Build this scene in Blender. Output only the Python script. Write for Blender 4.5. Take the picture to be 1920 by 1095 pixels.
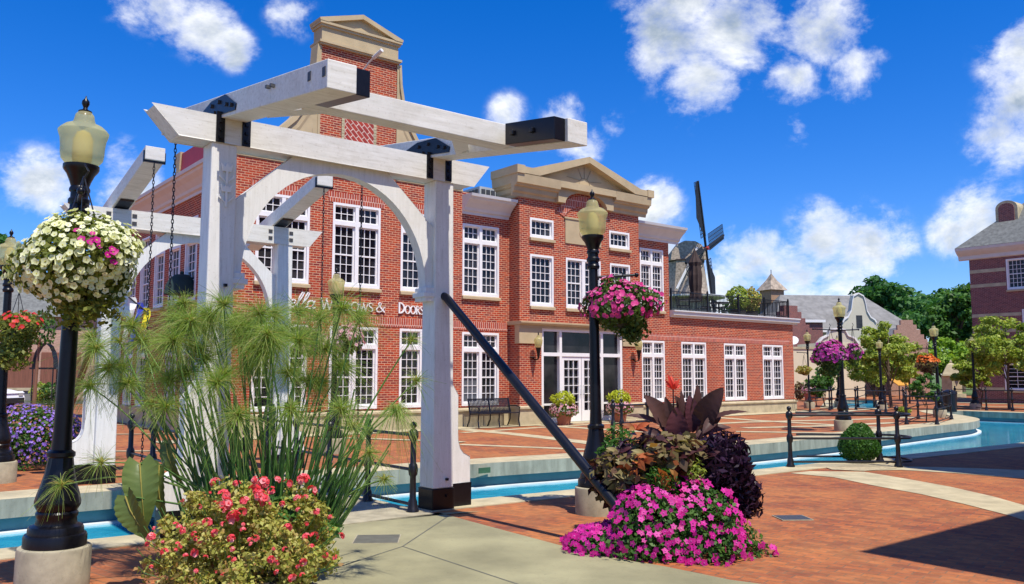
import bpy, math, random
import numpy as np
from mathutils import Vector, Matrix
from mathutils.geometry import tessellate_polygon
random.seed(7); rng = np.random.default_rng(7)
R = math.radians
for o in list(bpy.data.objects): bpy.data.objects.remove(o)
S = bpy.context.scene; COL = S.collection

# ------------------------------------------------------------------ camera
F, HZ, CH = 1580.0, 702.0, 1.65
PIT = math.atan((HZ - 547.5) / F); CP, SP = math.cos(PIT), math.sin(PIT)
cam = bpy.data.cameras.new('camera'); camo = bpy.data.objects.new('camera', cam); COL.objects.link(camo)
cam.sensor_width = 36.0; cam.lens = 36.0 * F / 1920.0; cam.clip_end = 4000; cam.clip_start = 0.05
camo.location = (0, 0, CH); camo.rotation_euler = (math.pi / 2 + PIT, 0, 0)
S.camera = camo
def ray(u, v):
    a, b = (u - 960) / F, (547.5 - v) / F
    return a, CP - b * SP, SP + b * CP
def gr(u, v, z=0.0):
    r = ray(u, v); t = (z - CH) / r[2]
    return (r[0] * t, r[1] * t)
def at(u, v, Y):
    r = ray(u, v); t = Y / r[1]
    return Vector((r[0] * t, Y, CH + r[2] * t))

# ------------------------------------------------------------------ light and sky
SUN_EL = R(63); SH = Vector((0.585, -0.811, 0)).normalized()
sun = bpy.data.lights.new('sun', 'SUN'); sun.energy = 5.0; sun.angle = R(0.53); sun.color = (1.0, 0.935, 0.82)
suno = bpy.data.objects.new('sun', sun); COL.objects.link(suno)
sv = Vector((SH.x * math.cos(SUN_EL), SH.y * math.cos(SUN_EL), math.sin(SUN_EL)))
suno.rotation_euler = sv.to_track_quat('Z', 'Y').to_euler(); suno.location = (10, -20, 40)
S.view_settings.view_transform = 'Standard'; S.view_settings.look = 'None'
S.view_settings.exposure = 0.22; S.view_settings.gamma = 1.0
W = bpy.data.worlds.new('World'); S.world = W; W.use_nodes = True
def sky():
    nt = W.node_tree; N = nt.nodes; L = nt.links; N.clear()
    out = N.new('ShaderNodeOutputWorld'); bg = N.new('ShaderNodeBackground'); bg.inputs[1].default_value = 0.148
    st = N.new('ShaderNodeTexSky'); st.sky_type = 'NISHITA'; st.sun_disc = False
    st.sun_elevation = SUN_EL; st.sun_rotation = math.atan2(SH.x, SH.y); st.altitude = 200
    st.air_density = 1.0; st.dust_density = 0.25; st.ozone_density = 3.0
    hs = N.new('ShaderNodeHueSaturation'); hs.inputs['Saturation'].default_value = 1.45; hs.inputs['Value'].default_value = 0.95
    L.new(st.outputs[0], hs.inputs['Color'])
    tn = N.new('ShaderNodeMix'); tn.data_type = 'RGBA'; tn.blend_type = 'MULTIPLY'; tn.inputs[0].default_value = 1; L.new(hs.outputs[0], tn.inputs[6]); tn.inputs[7].default_value = (.64, .74, 1.10, 1)
    tc = N.new('ShaderNodeTexCoord'); gen = tc.outputs['Generated']
    def math_(op, a, b=None, clamp=False):
        n = N.new('ShaderNodeMath'); n.operation = op; n.use_clamp = clamp
        for i, x in enumerate((a, b)):
            if x is None: continue
            if isinstance(x, (int, float)): n.inputs[i].default_value = x
            else: L.new(x, n.inputs[i])
        return n.outputs[0]
    blobs = [(388, 52, 52, .9), (442, 94, 34, .8), (320, 4, 60, .55), (250, 0, 44, .4), (545, 22, 40, .6),
             (1255, 60, 85, 1), (1370, 60, 92, 1.05), (1315, 145, 70, 1), (1290, -20, 90, 1), (1545, 60, 70, .95), (1490, 150, 52, .9), (1600, 135, 50, .9),
             (1910, 105, 52, .85), (1880, 262, 50, .8), (1935, 185, 62, .9), (1850, 418, 62, .95), (1790, 438, 40, .75),
             (1545, 440, 58, .95), (1625, 462, 66, .95), (1400, 478, 60, 1.0), (1350, 540, 66, .95), (1480, 525, 70, .85), (1590, 530, 66, .75), (1680, 462, 34, .75),
             (1222, 388, 50, 1.05), (950, 212, 34, .6), (1062, 222, 40, .62), (1098, 285, 50, .9), (1150, 232, 32, .45), (1000, 320, 46, .4), (1500, 232, 36, .4),
             (85, 350, 58, .85), (255, 362, 56, .95), (240, 300, 36, .4), (1235, 470, 50, .9)]
    for k in range(34):                                     # clouds all round the rest of the sky, for reflections
        az = 40 + 280 * k / 34.0; el = 8 + 38 * ((k * 0.618) % 1)
        blobs.append((az, el, 90 + 60 * ((k * .37) % 1), 1.0, True))
    acc = None
    for b in blobs:
        if len(b) == 5:
            a, e = R(b[0]), R(b[1]); d = Vector((math.sin(a) * math.cos(e), math.cos(a) * math.cos(e), math.sin(e)))
        else: d = Vector(ray(b[0], b[1])).normalized()
        vm = N.new('ShaderNodeVectorMath'); vm.operation = 'DISTANCE'; L.new(gen, vm.inputs[0]); vm.inputs[1].default_value = d
        mr = N.new('ShaderNodeMapRange'); mr.interpolation_type = 'SMOOTHSTEP'
        rr = b[2] / F
        mr.inputs[1].default_value = 0.0; mr.inputs[2].default_value = rr * 1.55; mr.inputs[3].default_value = b[3] + .16; mr.inputs[4].default_value = 0
        L.new(vm.outputs['Value'], mr.inputs[0])
        acc = mr.outputs[0] if acc is None else math_('MAXIMUM', acc, mr.outputs[0])
    mp = N.new('ShaderNodeMapping'); mp.inputs['Scale'].default_value = (1, 1, 1.35); L.new(gen, mp.inputs[0])
    n1 = N.new('ShaderNodeTexNoise'); n1.inputs['Scale'].default_value = 7; n1.inputs['Detail'].default_value = 11; n1.inputs['Roughness'].default_value = 0.66
    n1.inputs['Distortion'].default_value = 0.25; L.new(mp.outputs[0], n1.inputs['Vector'])
    n2 = N.new('ShaderNodeTexNoise'); n2.inputs['Scale'].default_value = 30; n2.inputs['Detail'].default_value = 6; n2.inputs['Roughness'].default_value = 0.6
    L.new(mp.outputs[0], n2.inputs['Vector'])
    nz = math_('ADD', math_('MULTIPLY', n1.outputs[0], 0.72), math_('MULTIPLY', n2.outputs[0], 0.28))
    dens = math_('ADD', acc, math_('MULTIPLY', math_('SUBTRACT', nz, 0.5), 5.0))
    mr = N.new('ShaderNodeMapRange'); mr.interpolation_type = 'SMOOTHSTEP'
    mr.inputs[1].default_value = 0.16; mr.inputs[2].default_value = 1.35; L.new(dens, mr.inputs[0])
    cov = math_('MULTIPLY', mr.outputs[0], math_('MINIMUM', math_('MULTIPLY', acc, 4), 1))
    # self shading of the clouds: grey cores, white tops
    n3 = N.new('ShaderNodeTexNoise'); n3.inputs['Scale'].default_value = 7; n3.inputs['Detail'].default_value = 5; n3.inputs['Roughness'].default_value = .55; n3.inputs['Distortion'].default_value = .25
    mp3 = N.new('ShaderNodeMapping'); mp3.inputs['Location'].default_value = (.012, .0, .05); mp3.inputs['Scale'].default_value = (1, 1, 1.35); L.new(gen, mp3.inputs[0]); L.new(mp3.outputs[0], n3.inputs['Vector'])
    shade = math_('ADD', math_('MULTIPLY', math_('SUBTRACT', n1.outputs[0], n3.outputs[0]), 1.9), math_('SUBTRACT', 1.02, math_('MULTIPLY', cov, .52)))
    cr = N.new('ShaderNodeValToRGB'); cr.color_ramp.elements[0].position = 0.30; cr.color_ramp.elements[0].color = (2.5, 3.0, 3.5, 1)
    cr.color_ramp.elements[1].position = 0.78; cr.color_ramp.elements[1].color = (6.9, 7.0, 7.1, 1); L.new(shade, cr.inputs[0])
    mx = N.new('ShaderNodeMix'); mx.data_type = 'RGBA'; L.new(math_('MULTIPLY', cov, .93), mx.inputs[0]); L.new(tn.outputs[2], mx.inputs[6]); L.new(cr.outputs[0], mx.inputs[7])
    L.new(mx.outputs[2], bg.inputs[0]); L.new(bg.outputs[0], out.inputs[0])
sky()

# ------------------------------------------------------------------ materials
MATS = {}
def nodes(name):
    m = bpy.data.materials.new(name); m.use_nodes = True; nt = m.node_tree
    MATS[name] = m
    return m, nt, nt.nodes['Principled BSDF']
def ramp(nt, src, stops):
    c = nt.nodes.new('ShaderNodeValToRGB'); e = c.color_ramp.elements
    while len(e) < len(stops): e.new(0.5)
    for x, (p, col) in zip(e, stops): x.position = p; x.color = (*col, 1)
    nt.links.new(src, c.inputs[0]); return c.outputs[0]
def mixc(nt, fac, a, b, mode='MIX'):
    m = nt.nodes.new('ShaderNodeMix'); m.data_type = 'RGBA'; m.blend_type = mode
    for i, x in ((0, fac), (6, a), (7, b)):
        if isinstance(x, (int, float)): m.inputs[i].default_value = x
        elif isinstance(x, tuple): m.inputs[i].default_value = (*x, 1)
        else: nt.links.new(x, m.inputs[i])
    return m.outputs[2]
def noise(nt, scale, detail=4, rough=.55, vec=None, coord='Object'):
    n = nt.nodes.new('ShaderNodeTexNoise'); n.inputs['Scale'].default_value = scale; n.inputs['Detail'].default_value = detail; n.inputs['Roughness'].default_value = rough
    if vec is None:
        t = nt.nodes.new('ShaderNodeTexCoord'); vec = t.outputs[coord]
    nt.links.new(vec, n.inputs['Vector']); return n.outputs[0]
def bump(nt, bs, h, strength=.3, dist=.01):
    b = nt.nodes.new('ShaderNodeBump'); b.inputs['Strength'].default_value = strength; b.inputs['Distance'].default_value = dist
    nt.links.new(h, b.inputs['Height']); nt.links.new(b.outputs[0], bs.inputs['Normal'])
def mapping(nt, src, scale=(1, 1, 1), rot=(0, 0, 0)):
    m = nt.nodes.new('ShaderNodeMapping'); m.inputs['Scale'].default_value = scale; m.inputs['Rotation'].default_value = rot
    nt.links.new(src, m.inputs[0]); return m.outputs[0]
def objco(nt): return nt.nodes.new('ShaderNodeTexCoord').outputs['Object']
def plain(name, col, rough=.6, var=.12, scale=6, metal=0, spec=.4, bmp=0.0, detail=5, streak=None):
    m, nt, bs = nodes(name)
    v = objco(nt)
    if streak: v = mapping(nt, v, streak)
    n = noise(nt, scale, detail, vec=v)
    lo = tuple(c * (1 - var) for c in col); hi = tuple(min(1, c * (1 + var)) for c in col)
    c = ramp(nt, n, [(.3, lo), (.7, hi)]); nt.links.new(c, bs.inputs['Base Color'])
    bs.inputs['Roughness'].default_value = rough; bs.inputs['Metallic'].default_value = metal; bs.inputs['Specular IOR Level'].default_value = spec
    if bmp: bump(nt, bs, n, bmp)
    return m
def brick(name, c1, c2, mortar, bw=.203, rh=.068, ms=.009, rot=0, flat=False, patch=.25, pcol=(.35, .12, .10), mapr=None):
    m, nt, bs = nodes(name)
    o = objco(nt)
    if flat: v = o
    else:
        s = nt.nodes.new('ShaderNodeSeparateXYZ'); nt.links.new(o, s.inputs[0])
        a = nt.nodes.new('ShaderNodeMath'); a.operation = 'ADD'; nt.links.new(s.outputs[0], a.inputs[0]); nt.links.new(s.outputs[1], a.inputs[1])
        cb = nt.nodes.new('ShaderNodeCombineXYZ'); nt.links.new(a.outputs[0], cb.inputs[0]); nt.links.new(s.outputs[2], cb.inputs[1]); v = cb.outputs[0]
    if rot: v = mapping(nt, v, rot=(0, 0, rot))
    b = nt.nodes.new('ShaderNodeTexBrick'); nt.links.new(v, b.inputs['Vector'])
    b.inputs['Scale'].default_value = 1; b.inputs['Brick Width'].default_value = bw; b.inputs['Row Height'].default_value = rh; b.inputs['Mortar Size'].default_value = ms
    b.inputs['Mortar Smooth'].default_value = .2; b.inputs['Bias'].default_value = -.1
    b.inputs['Color1'].default_value = (*c1, 1); b.inputs['Color2'].default_value = (*c2, 1); b.inputs['Mortar'].default_value = (*mortar, 1)
    n = noise(nt, .9, 6, .65, vec=o); n2 = noise(nt, 9, 4, .7, vec=o)
    c = mixc(nt, ramp(nt, n, [(.35, (0, 0, 0)), (.75, (patch, patch, patch))]), b.outputs[0], pcol)
    c = mixc(nt, .55, c, ramp(nt, n2, [(.3, (.55, .55, .55)), (.7, (1.35, 1.35, 1.35))]), 'MULTIPLY')
    nt.links.new(c, bs.inputs['Base Color']); bs.inputs['Roughness'].default_value = .82; bs.inputs['Specular IOR Level'].default_value = .25
    bump(nt, bs, b.outputs['Fac'], -.35, .006)
    return m
def leafmat(name, cols, rough=.5, trans=.35, spec=.3):
    m, nt, bs = nodes(name)
    g = nt.nodes.new('ShaderNodeNewGeometry')
    n = len(cols); c = ramp(nt, g.outputs['Random Per Island'], [(i / max(1, n - 1), x) for i, x in enumerate(cols)])
    nt.links.new(c, bs.inputs['Base Color']); bs.inputs['Roughness'].default_value = rough; bs.inputs['Specular IOR Level'].default_value = spec
    t = nt.nodes.new('ShaderNodeBsdfTranslucent')
    nt.links.new(mixc(nt, 1.0, c, (1.25, 1.3, .7), 'MULTIPLY'), t.inputs[0])
    mx = nt.nodes.new('ShaderNodeMixShader'); mx.inputs[0].default_value = trans
    nt.links.new(bs.outputs[0], mx.inputs[1]); nt.links.new(t.outputs[0], mx.inputs[2]); nt.links.new(mx.outputs[0], nt.nodes['Material Output'].inputs[0])
    return m

brick('brick_red', (.45, .046, .012), (.15, .015, .024), (.58, .35, .22), ms=.0105, pcol=(.48, .095, .025))
brick('brick_soldier', (.46, .075, .03), (.30, .04, .03), (.70, .48, .38), bw=.08, rh=.24, ms=.010)
brick('brick_herring', (.40, .045, .028), (.27, .03, .03), (.66, .48, .4), bw=.26, rh=.13, ms=.014, rot=R(45))
brick('brick_dark', (.25, .075, .052), (.13, .04, .036), (.34, .22, .21), ms=.010, pcol=(.2, .06, .07))
brick('brick_pink', (.52, .31, .21), (.44, .25, .17), (.5, .4, .33))
brick('paver', (.41, .118, .04), (.19, .052, .032), (.13, .085, .06), bw=.21, rh=.105, ms=.007, flat=True, rot=R(38.6), patch=.6, pcol=(.50, .225, .075))
brick('paver_far', (.31, .085, .038), (.24, .06, .032), (.26, .15, .10), bw=.21, rh=.105, ms=.005, flat=True, rot=R(38.6), patch=.35, pcol=(.33, .12, .06))
plain('concrete', (.36, .32, .22), .9, .3, 4, bmp=.35, detail=12)
plain('concrete_path', (.285, .265, .15), .88, .26, 1.1, bmp=.15, detail=12)
def stain(name, amt=.45, scale=.7, col=(.12, .11, .07)):
    nt = MATS[name].node_tree; bs = nt.nodes['Principled BSDF']; src = bs.inputs['Base Color'].links[0].from_socket
    n = noise(nt, scale, 9, .72); n2 = noise(nt, 38, 3, .6)
    c = mixc(nt, ramp(nt, n, [(.50, (0, 0, 0)), (.72, (amt, amt, amt))]), src, col); c = mixc(nt, ramp(nt, n2, [(.60, (0, 0, 0)), (.72, (.35, .35, .35))]), c, col); nt.links.new(c, bs.inputs['Base Color'])
stain('concrete_path')
plain('coping', (.47, .405, .255), .88, .24, 2.4, bmp=.15, detail=10)
plain('stone_tan', (.47, .365, .215), .8, .1, 2.5, bmp=.05)
plain('stone_tan_dark', (.33, .25, .15), .85, .12, 4)
plain('stone_base', (.46, .385, .245), .85, .18, 3.5, bmp=.15)
plain('white_paint', (.80, .785, .74), .5, .045, 9)
plain('white_frame', (.82, .80, .78), .45, .03, 5)
plain('grey_trim', (.62, .61, .60), .55, .05, 3)
plain('black_paint', (.005, .0048, .007), .33, .3, 20, spec=.34)
plain('black_iron', (.010, .009, .012), .36, .3, 14, spec=.45)
plain('pole_blue', (.007, .008, .014), .3, .2, 12, spec=.4)
plain('red_roof', (.42, .022, .03), .55, .1, 3)
plain('roof_grey', (.21, .205, .195), .9, .25, 1.6, detail=8)
plain('roof_tile', (.15, .155, .145), .9, .3, 5)
plain('cream_stucco', (.70, .63, .44), .9, .05, 1.2)
plain('grey_stucco', (.60, .56, .44), .9, .06, 1.2)
plain('thatch', (.34, .275, .21), 1, .5, 2.6, detail=12)
plain('turret_tan', (.36, .22, .13), .9, .15, 4)
plain('wood_brown', (.22, .085, .05), .7, .3, 2, streak=(9, 9, .5))
plain('wood_pole', (.20, .10, .06), .6, .2, 3)
plain('asphalt', (.075, .07, .068), .9, .2, 4)
plain('grass', (.09, .14, .035), .95, .4, 3, detail=8)
plain('soil', (.05, .033, .022), 1, .4, 9)
plain('canal_wall', (.33, .325, .25), .88, .38, 5, detail=10, streak=(1, 1, .16))
plain('pool_paint', (.06, .22, .29), .6, .2, 2)
plain('ledge_paint', (.66, .72, .72), .6, .1, 3)
plain('plate_steel', (.07, .07, .072), .5, .25, 30, metal=.3)
plain('hatch', (.115, .115, .09), .7, .2, 8)
plain('metal_grey', (.42, .43, .41), .5, .1, 4)
plain('car_white', (.8, .8, .8), .25, .02, 2)
plain('rubber', (.02, .02, .02), .7, .2, 9)
plain('terracotta', (.36, .13, .07), .8, .12, 5)
plain('pot_dark', (.05, .045, .035), .8, .2, 5)
plain('canvas_dark', (.055, .035, .03), .9, .2, 6)
plain('canvas_green', (.018, .04, .035), .8, .2, 6)
plain('flag_yellow', (.75, .62, .02), .8, .05, 3)
plain('flag_blue', (.03, .05, .42), .8, .05, 3)
plain('flag_white', (.75, .75, .75), .8, .04, 3)
plain('sail_dark', (.013, .014, .02), .7, .2, 4)
plain('mill_red', (.4, .04, .03), .5, .1, 4)
plain('bark', (.12, .085, .06), .95, .3, 8)
plain('sign_white', (.85, .83, .80), .5, .03, 6)
plain('green_plaque', (.05, .12, .06), .7, .2, 10)
plain('chip_stone', (.42, .35, .22), .95, .3, 14)
plain('umbrella_pole', (.05, .05, .05), .5, .2, 6)
plain('yellow_paint', (.62, .30, .03), .5, .05, 5)
m, nt, bs = nodes('timber_white')        # painted timber with weathered grain and faint cracks
_g = noise(nt, 3, 7, .65, vec=mapping(nt, objco(nt), (.8, 9, 9))); _g2 = noise(nt, 2.2, 5)
nt.links.new(mixc(nt, ramp(nt, _g2, [(.55, (0, 0, 0)), (.8, (.35, .35, .35))]), ramp(nt, _g, [(.25, (.40, .375, .32)), (.40, (.64, .615, .55)), (.7, (.77, .75, .695))]), (.55, .51, .43)), bs.inputs['Base Color'])
bs.inputs['Roughness'].default_value = .6; bump(nt, bs, _g, .2, .004)
stain('timber_white', .38, 1.6, (.36, .31, .23)); stain('coping', .4, .9, (.2, .17, .11)); stain('concrete', .5, 3, (.15, .13, .09)); stain('canal_wall', .5, 1.2, (.14, .14, .10)); stain('stone_base', .3, 1.2, (.24, .19, .12)); stain('paver', .35, .5, (.11, .05, .035)); stain('brick_red', .42, .45, (.17, .035, .03))
m, nt, bs = nodes('timber_post')
_g = noise(nt, 3, 7, .65, vec=mapping(nt, objco(nt), (9, 9, .8)))
nt.links.new(ramp(nt, _g, [(.25, (.50, .48, .44)), (.40, (.70, .685, .64)), (.7, (.79, .775, .74))]), bs.inputs['Base Color'])
bs.inputs['Roughness'].default_value = .55; bump(nt, bs, _g, .15, .003); stain('timber_post', .3, 1.3, (.42, .38, .30))
m, nt, bs = nodes('glass_dark')
_g = noise(nt, 1.2, 3); _oi = nt.nodes.new('ShaderNodeObjectInfo')
nt.links.new(mixc(nt, ramp(nt, _oi.outputs['Random'], [(.3, (0, 0, 0)), (1, (1, 1, 1))]), ramp(nt, _g, [(.35, (.005, .005, .008)), (.7, (.02, .02, .026))]), ramp(nt, _g, [(.4, (.012, .012, .016)), (.66, (.075, .07, .066))])), bs.inputs['Base Color'])
bs.inputs['Roughness'].default_value = .06; bs.inputs['Specular IOR Level'].default_value = .3
m, nt, bs = nodes('glass_screen'); bs.inputs['Base Color'].default_value = (.10, .105, .115, 1); bs.inputs['Roughness'].default_value = .35
m, nt, bs = nodes('water')
_v = objco(nt); _n = noise(nt, 2.6, 4, .6, vec=mapping(nt, _v, (1, 1.6, 1))); _n2 = noise(nt, 1.3, 6, .65, vec=_v)
nt.links.new(ramp(nt, _n2, [(.35, (.012, .24, .40)), (.65, (.04, .39, .52))]), bs.inputs['Base Color'])
bs.inputs['Roughness'].default_value = .06; bs.inputs['IOR'].default_value = 1.45; bump(nt, bs, _n, .22, .03)
m, nt, bs = nodes('lamp_globe')
bs.inputs['Base Color'].default_value = (.66, .62, .36, 1); bs.inputs['Roughness'].default_value = .22
_t = nt.nodes.new('ShaderNodeBsdfTranslucent'); _t.inputs[0].default_value = (.86, .82, .50, 1)
_mx = nt.nodes.new('ShaderNodeMixShader'); _mx.inputs[0].default_value = .5
nt.links.new(bs.outputs[0], _mx.inputs[1]); nt.links.new(_t.outputs[0], _mx.inputs[2])
_tp = nt.nodes.new('ShaderNodeBsdfTransparent'); _tp.inputs[0].default_value = (.93, .9, .62, 1)
_m2 = nt.nodes.new('ShaderNodeMixShader'); _m2.inputs[0].default_value = .5
nt.links.new(_mx.outputs[0], _m2.inputs[1]); nt.links.new(_tp.outputs[0], _m2.inputs[2]); nt.links.new(_m2.outputs[0], nt.nodes['Material Output'].inputs[0])

leafmat('leaf_tree', [(.035, .11, .022), (.065, .17, .028), (.11, .23, .04), (.05, .13, .03)])
leafmat('leaf_tree_dark', [(.03, .11, .03), (.055, .17, .04), (.10, .23, .05), (.035, .12, .035)])
leafmat('leaf_tree_bright', [(.13, .27, .025), (.22, .37, .035), (.31, .44, .05)])
leafmat('leaf_locust', [(.20, .29, .04), (.31, .40, .055), (.42, .46, .08), (.14, .23, .035)])
leafmat('leaf_basket', [(.03, .07, .015), (.07, .13, .025), (.14, .20, .04), (.045, .09, .02)])
leafmat('leaf_basket_yellow', [(.16, .20, .03), (.26, .28, .05), (.08, .12, .02), (.33, .33, .08)])
leafmat('leaf_geranium', [(.34, .34, .06), (.52, .47, .12), (.22, .25, .04), (.62, .55, .20), (.42, .43, .09), (.36, .38, .07), (.34, .16, .06), (.58, .53, .16)])
leafmat('leaf_green', [(.03, .09, .018), (.06, .15, .025), (.10, .20, .035)])
leafmat('leaf_shrub', [(.025, .09, .014), (.05, .15, .02), (.09, .22, .03)])
leafmat('leaf_chartreuse', [(.42, .48, .03), (.55, .58, .05), (.30, .38, .03)])
leafmat('leaf_black', [(.012, .006, .016), (.03, .012, .03), (.05, .02, .045)], rough=.35, trans=.1)
leafmat('leaf_coleus', [(.05, .015, .02), (.11, .03, .03), (.20, .16, .06), (.30, .25, .10), (.07, .02, .03)], trans=.3)
leafmat('leaf_orange', [(.45, .08, .03), (.55, .18, .05), (.25, .05, .03), (.40, .22, .06)], trans=.3)
leafmat('leaf_canna', [(.10, .034, .044), (.14, .042, .05), (.085, .05, .04), (.08, .026, .04)], rough=.5, trans=.3, spec=.25)
leafmat('leaf_ear', [(.10, .145, .035), (.13, .18, .045)], rough=.4, trans=.25)
leafmat('papyrus_stem', [(.07, .18, .035), (.13, .26, .05), (.045, .13, .035), (.20, .30, .08)], rough=.4, trans=.1)
leafmat('papyrus_thread', [(.21, .35, .05), (.33, .46, .09), (.12, .24, .04), (.46, .52, .16), (.10, .20, .035), (.52, .46, .2)], trans=.45)
leafmat('papyrus_core', [(.35, .33, .06), (.45, .36, .1)], trans=.3)
leafmat('petal_cream', [(.80, .80, .50), (.86, .86, .66), (.74, .76, .38), (.88, .88, .72)], trans=.3)
leafmat('petal_throat', [(.50, .46, .06), (.6, .55, .1)], trans=.2)
leafmat('petal_magenta', [(.60, .012, .27), (.72, .03, .38), (.50, .008, .20), (.74, .09, .44)], trans=.3)
leafmat('petal_pinkbasket', [(.74, .05, .32), (.82, .16, .46), (.66, .03, .22), (.82, .36, .56)], trans=.3)
leafmat('petal_coral', [(.80, .06, .09), (.82, .14, .18), (.72, .03, .05), (.85, .34, .36)], trans=.3)
leafmat('petal_purple', [(.28, .15, .68), (.40, .25, .80), (.20, .09, .56), (.52, .38, .85)], trans=.3)
leafmat('petal_red', [(.6, .02, .02), (.7, .08, .04)], trans=.3)
leafmat('petal_orange', [(.8, .16, .02), (.85, .28, .04), (.6, .06, .02)], trans=.3)
leafmat('petal_violet', [(.45, .03, .30), (.6, .06, .38), (.3, .03, .25), (.7, .2, .5)], trans=.3)
leafmat('petal_pale', [(.75, .4, .45), (.8, .6, .6), (.65, .15, .25)], trans=.3)
leafmat('grass_blade', [(.10, .17, .03), (.16, .22, .05)], trans=.3)
def M(n): return MATS[n]

# ------------------------------------------------------------------ builders
class MB:
    def __init__(s): s.v = []; s.f = []; s.m = []
    def add(s, vs, fs, mi=0):
        b = len(s.v); s.v += [tuple(v) for v in vs]
        for f in fs: s.f.append(tuple(b + i for i in f)); s.m.append(mi)
        return s
    def box(s, x0, x1, y0, y1, z0, z1, mi=0):
        x0, x1 = min(x0, x1), max(x0, x1); y0, y1 = min(y0, y1), max(y0, y1); z0, z1 = min(z0, z1), max(z0, z1)
        return s.hexa([(x0, y0, z0), (x1, y0, z0), (x1, y1, z0), (x0, y1, z0), (x0, y0, z1), (x1, y0, z1), (x1, y1, z1), (x0, y1, z1)], mi)
    def hexa(s, p, mi=0):
        return s.add(p, [(3, 2, 1, 0), (4, 5, 6, 7), (0, 1, 5, 4), (1, 2, 6, 5), (2, 3, 7, 6), (3, 0, 4, 7)], mi)
    def bar(s, a, b, w, h=None, mi=0):
        a, b = Vector(a), Vector(b); h = h or w; d = (b - a).normalized()
        up = Vector((0, 0, 1)) if abs(d.z) < .95 else Vector((0, 1, 0))
        x = d.cross(up).normalized() * w / 2; y = x.normalized().cross(d) * h / 2
        return s.hexa([a - x - y, a + x - y, a + x + y, a - x + y, b - x - y, b + x - y, b + x + y, b - x + y], mi)
    def prism(s, poly, fn0, fn1, mi=0):
        # poly: 2-D outline; fn0, fn1 map (a, b) to 3-D on the two caps
        n = len(poly); tris = tessellate_polygon([[Vector((p[0], p[1], 0)) for p in poly]])
        v0 = [fn0(*p) for p in poly]; v1 = [fn1(*p) for p in poly]
        fs = [tuple(t) for t in tris] + [tuple(n + i for i in reversed(t)) for t in tris]
        fs += [(i, (i + 1) % n, n + (i + 1) % n, n + i) for i in range(n)]
        return s.add(v0 + v1, fs, mi)
    def prism_xz(s, poly, y0, y1, mi=0): return s.prism(poly, lambda a, b: (a, y0, b), lambda a, b: (a, y1, b), mi)
    def prism_yz(s, poly, x0, x1, mi=0): return s.prism(poly, lambda a, b: (x0, a, b), lambda a, b: (x1, a, b), mi)
    def prism_xy(s, poly, z0, z1, mi=0): return s.prism(poly, lambda a, b: (a, b, z0), lambda a, b: (a, b, z1), mi)
    def lathe(s, prof, n=20, c=(0, 0, 0), mi=0, flute=0.0, caps=True):
        vs = []; fs = []
        for r, z in prof:
            for k in range(n):
                t = 2 * math.pi * k / n; rr = r * (1 - flute * (k % 2))
                vs.append((c[0] + rr * math.cos(t), c[1] + rr * math.sin(t), c[2] + z))
        for i in range(len(prof) - 1):
            for k in range(n): fs.append((i * n + k, i * n + (k + 1) % n, (i + 1) * n + (k + 1) % n, (i + 1) * n + k))
        if caps:
            fs.append(tuple(reversed(range(n)))); fs.append(tuple((len(prof) - 1) * n + k for k in range(n)))
        return s.add(vs, fs, mi)
    def tube(s, pts, r, n=6, mi=0, r1=None, close=False):
        pts = [Vector(p) for p in pts]; vs = []; fs = []; m = len(pts)
        for i, p in enumerate(pts):
            if close: d = pts[(i + 1) % m] - pts[i - 1]
            else: d = pts[min(i + 1, m - 1)] - pts[max(i - 1, 0)]
            d.normalize(); up = Vector((0, 0, 1)) if abs(d.z) < .9 else Vector((0, 1, 0))
            x = d.cross(up).normalized(); y = x.cross(d)
            rr = r if r1 is None else r + (r1 - r) * i / (m - 1)
            for k in range(n):
                t = 2 * math.pi * k / n; vs.append(p + (x * math.cos(t) + y * math.sin(t)) * rr)
        for i in range(m if close else m - 1):
            j = (i + 1) % m
            for k in range(n): fs.append((i * n + k, i * n + (k + 1) % n, j * n + (k + 1) % n, j * n + k))
        if not close: fs += [tuple(reversed(range(n))), tuple((m - 1) * n + k for k in range(n))]
        return s.add(vs, fs, mi)
    def ball(s, c, r, n=10, mi=0, sz=1.0):
        prof = [(max(1e-4, r * math.sin(math.pi * i / n)), -r * sz * math.cos(math.pi * i / n)) for i in range(n + 1)]
        return s.lathe(prof, n + 2, c, mi)
    def build(s, name, mats, parent=None, smooth=False, bevel=0):
        me = bpy.data.meshes.new(name); me.from_pydata(s.v, [], s.f)
        for m in ([mats] if isinstance(mats, str) else mats): me.materials.append(MATS[m])
        me.polygons.foreach_set('material_index', s.m)
        if smooth:
            me.polygons.foreach_set('use_smooth', [True] * len(s.f))
            try: me.set_sharp_from_angle(angle=R(38))
            except Exception: pass
        me.update()
        o = bpy.data.objects.new(name, me); COL.objects.link(o)
        if parent: o.parent = parent
        if bevel:
            md = o.modifiers.new('bevel', 'BEVEL'); md.width = bevel; md.segments = 2; md.limit_method = 'ANGLE'; md.angle_limit = R(40)
        return o
def tag(o, label=None, cat=None, group=None, kind=None):
    if label: o['label'] = label
    if cat: o['category'] = cat
    if group: o['group'] = group
    if kind: o['kind'] = kind
    return o
def thing(name, label, cat, loc=(0, 0, 0), rotz=0, group=None):
    o = bpy.data.objects.new(name, None); COL.objects.link(o); o.empty_display_size = .2
    o.location = (loc[0], loc[1], loc[2] if len(loc) > 2 else 0); o.rotation_euler = (0, 0, rotz)
    return tag(o, label, cat, group)
def copy_tree(o, parent=None):
    c = o.copy(); COL.objects.link(c)
    if parent: c.parent = parent
    for ch in list(o.children): copy_tree(ch, c)
    return c
def struct(name, mb, mats, **k): return tag(mb.build(name, mats, **k), kind='structure')

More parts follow.
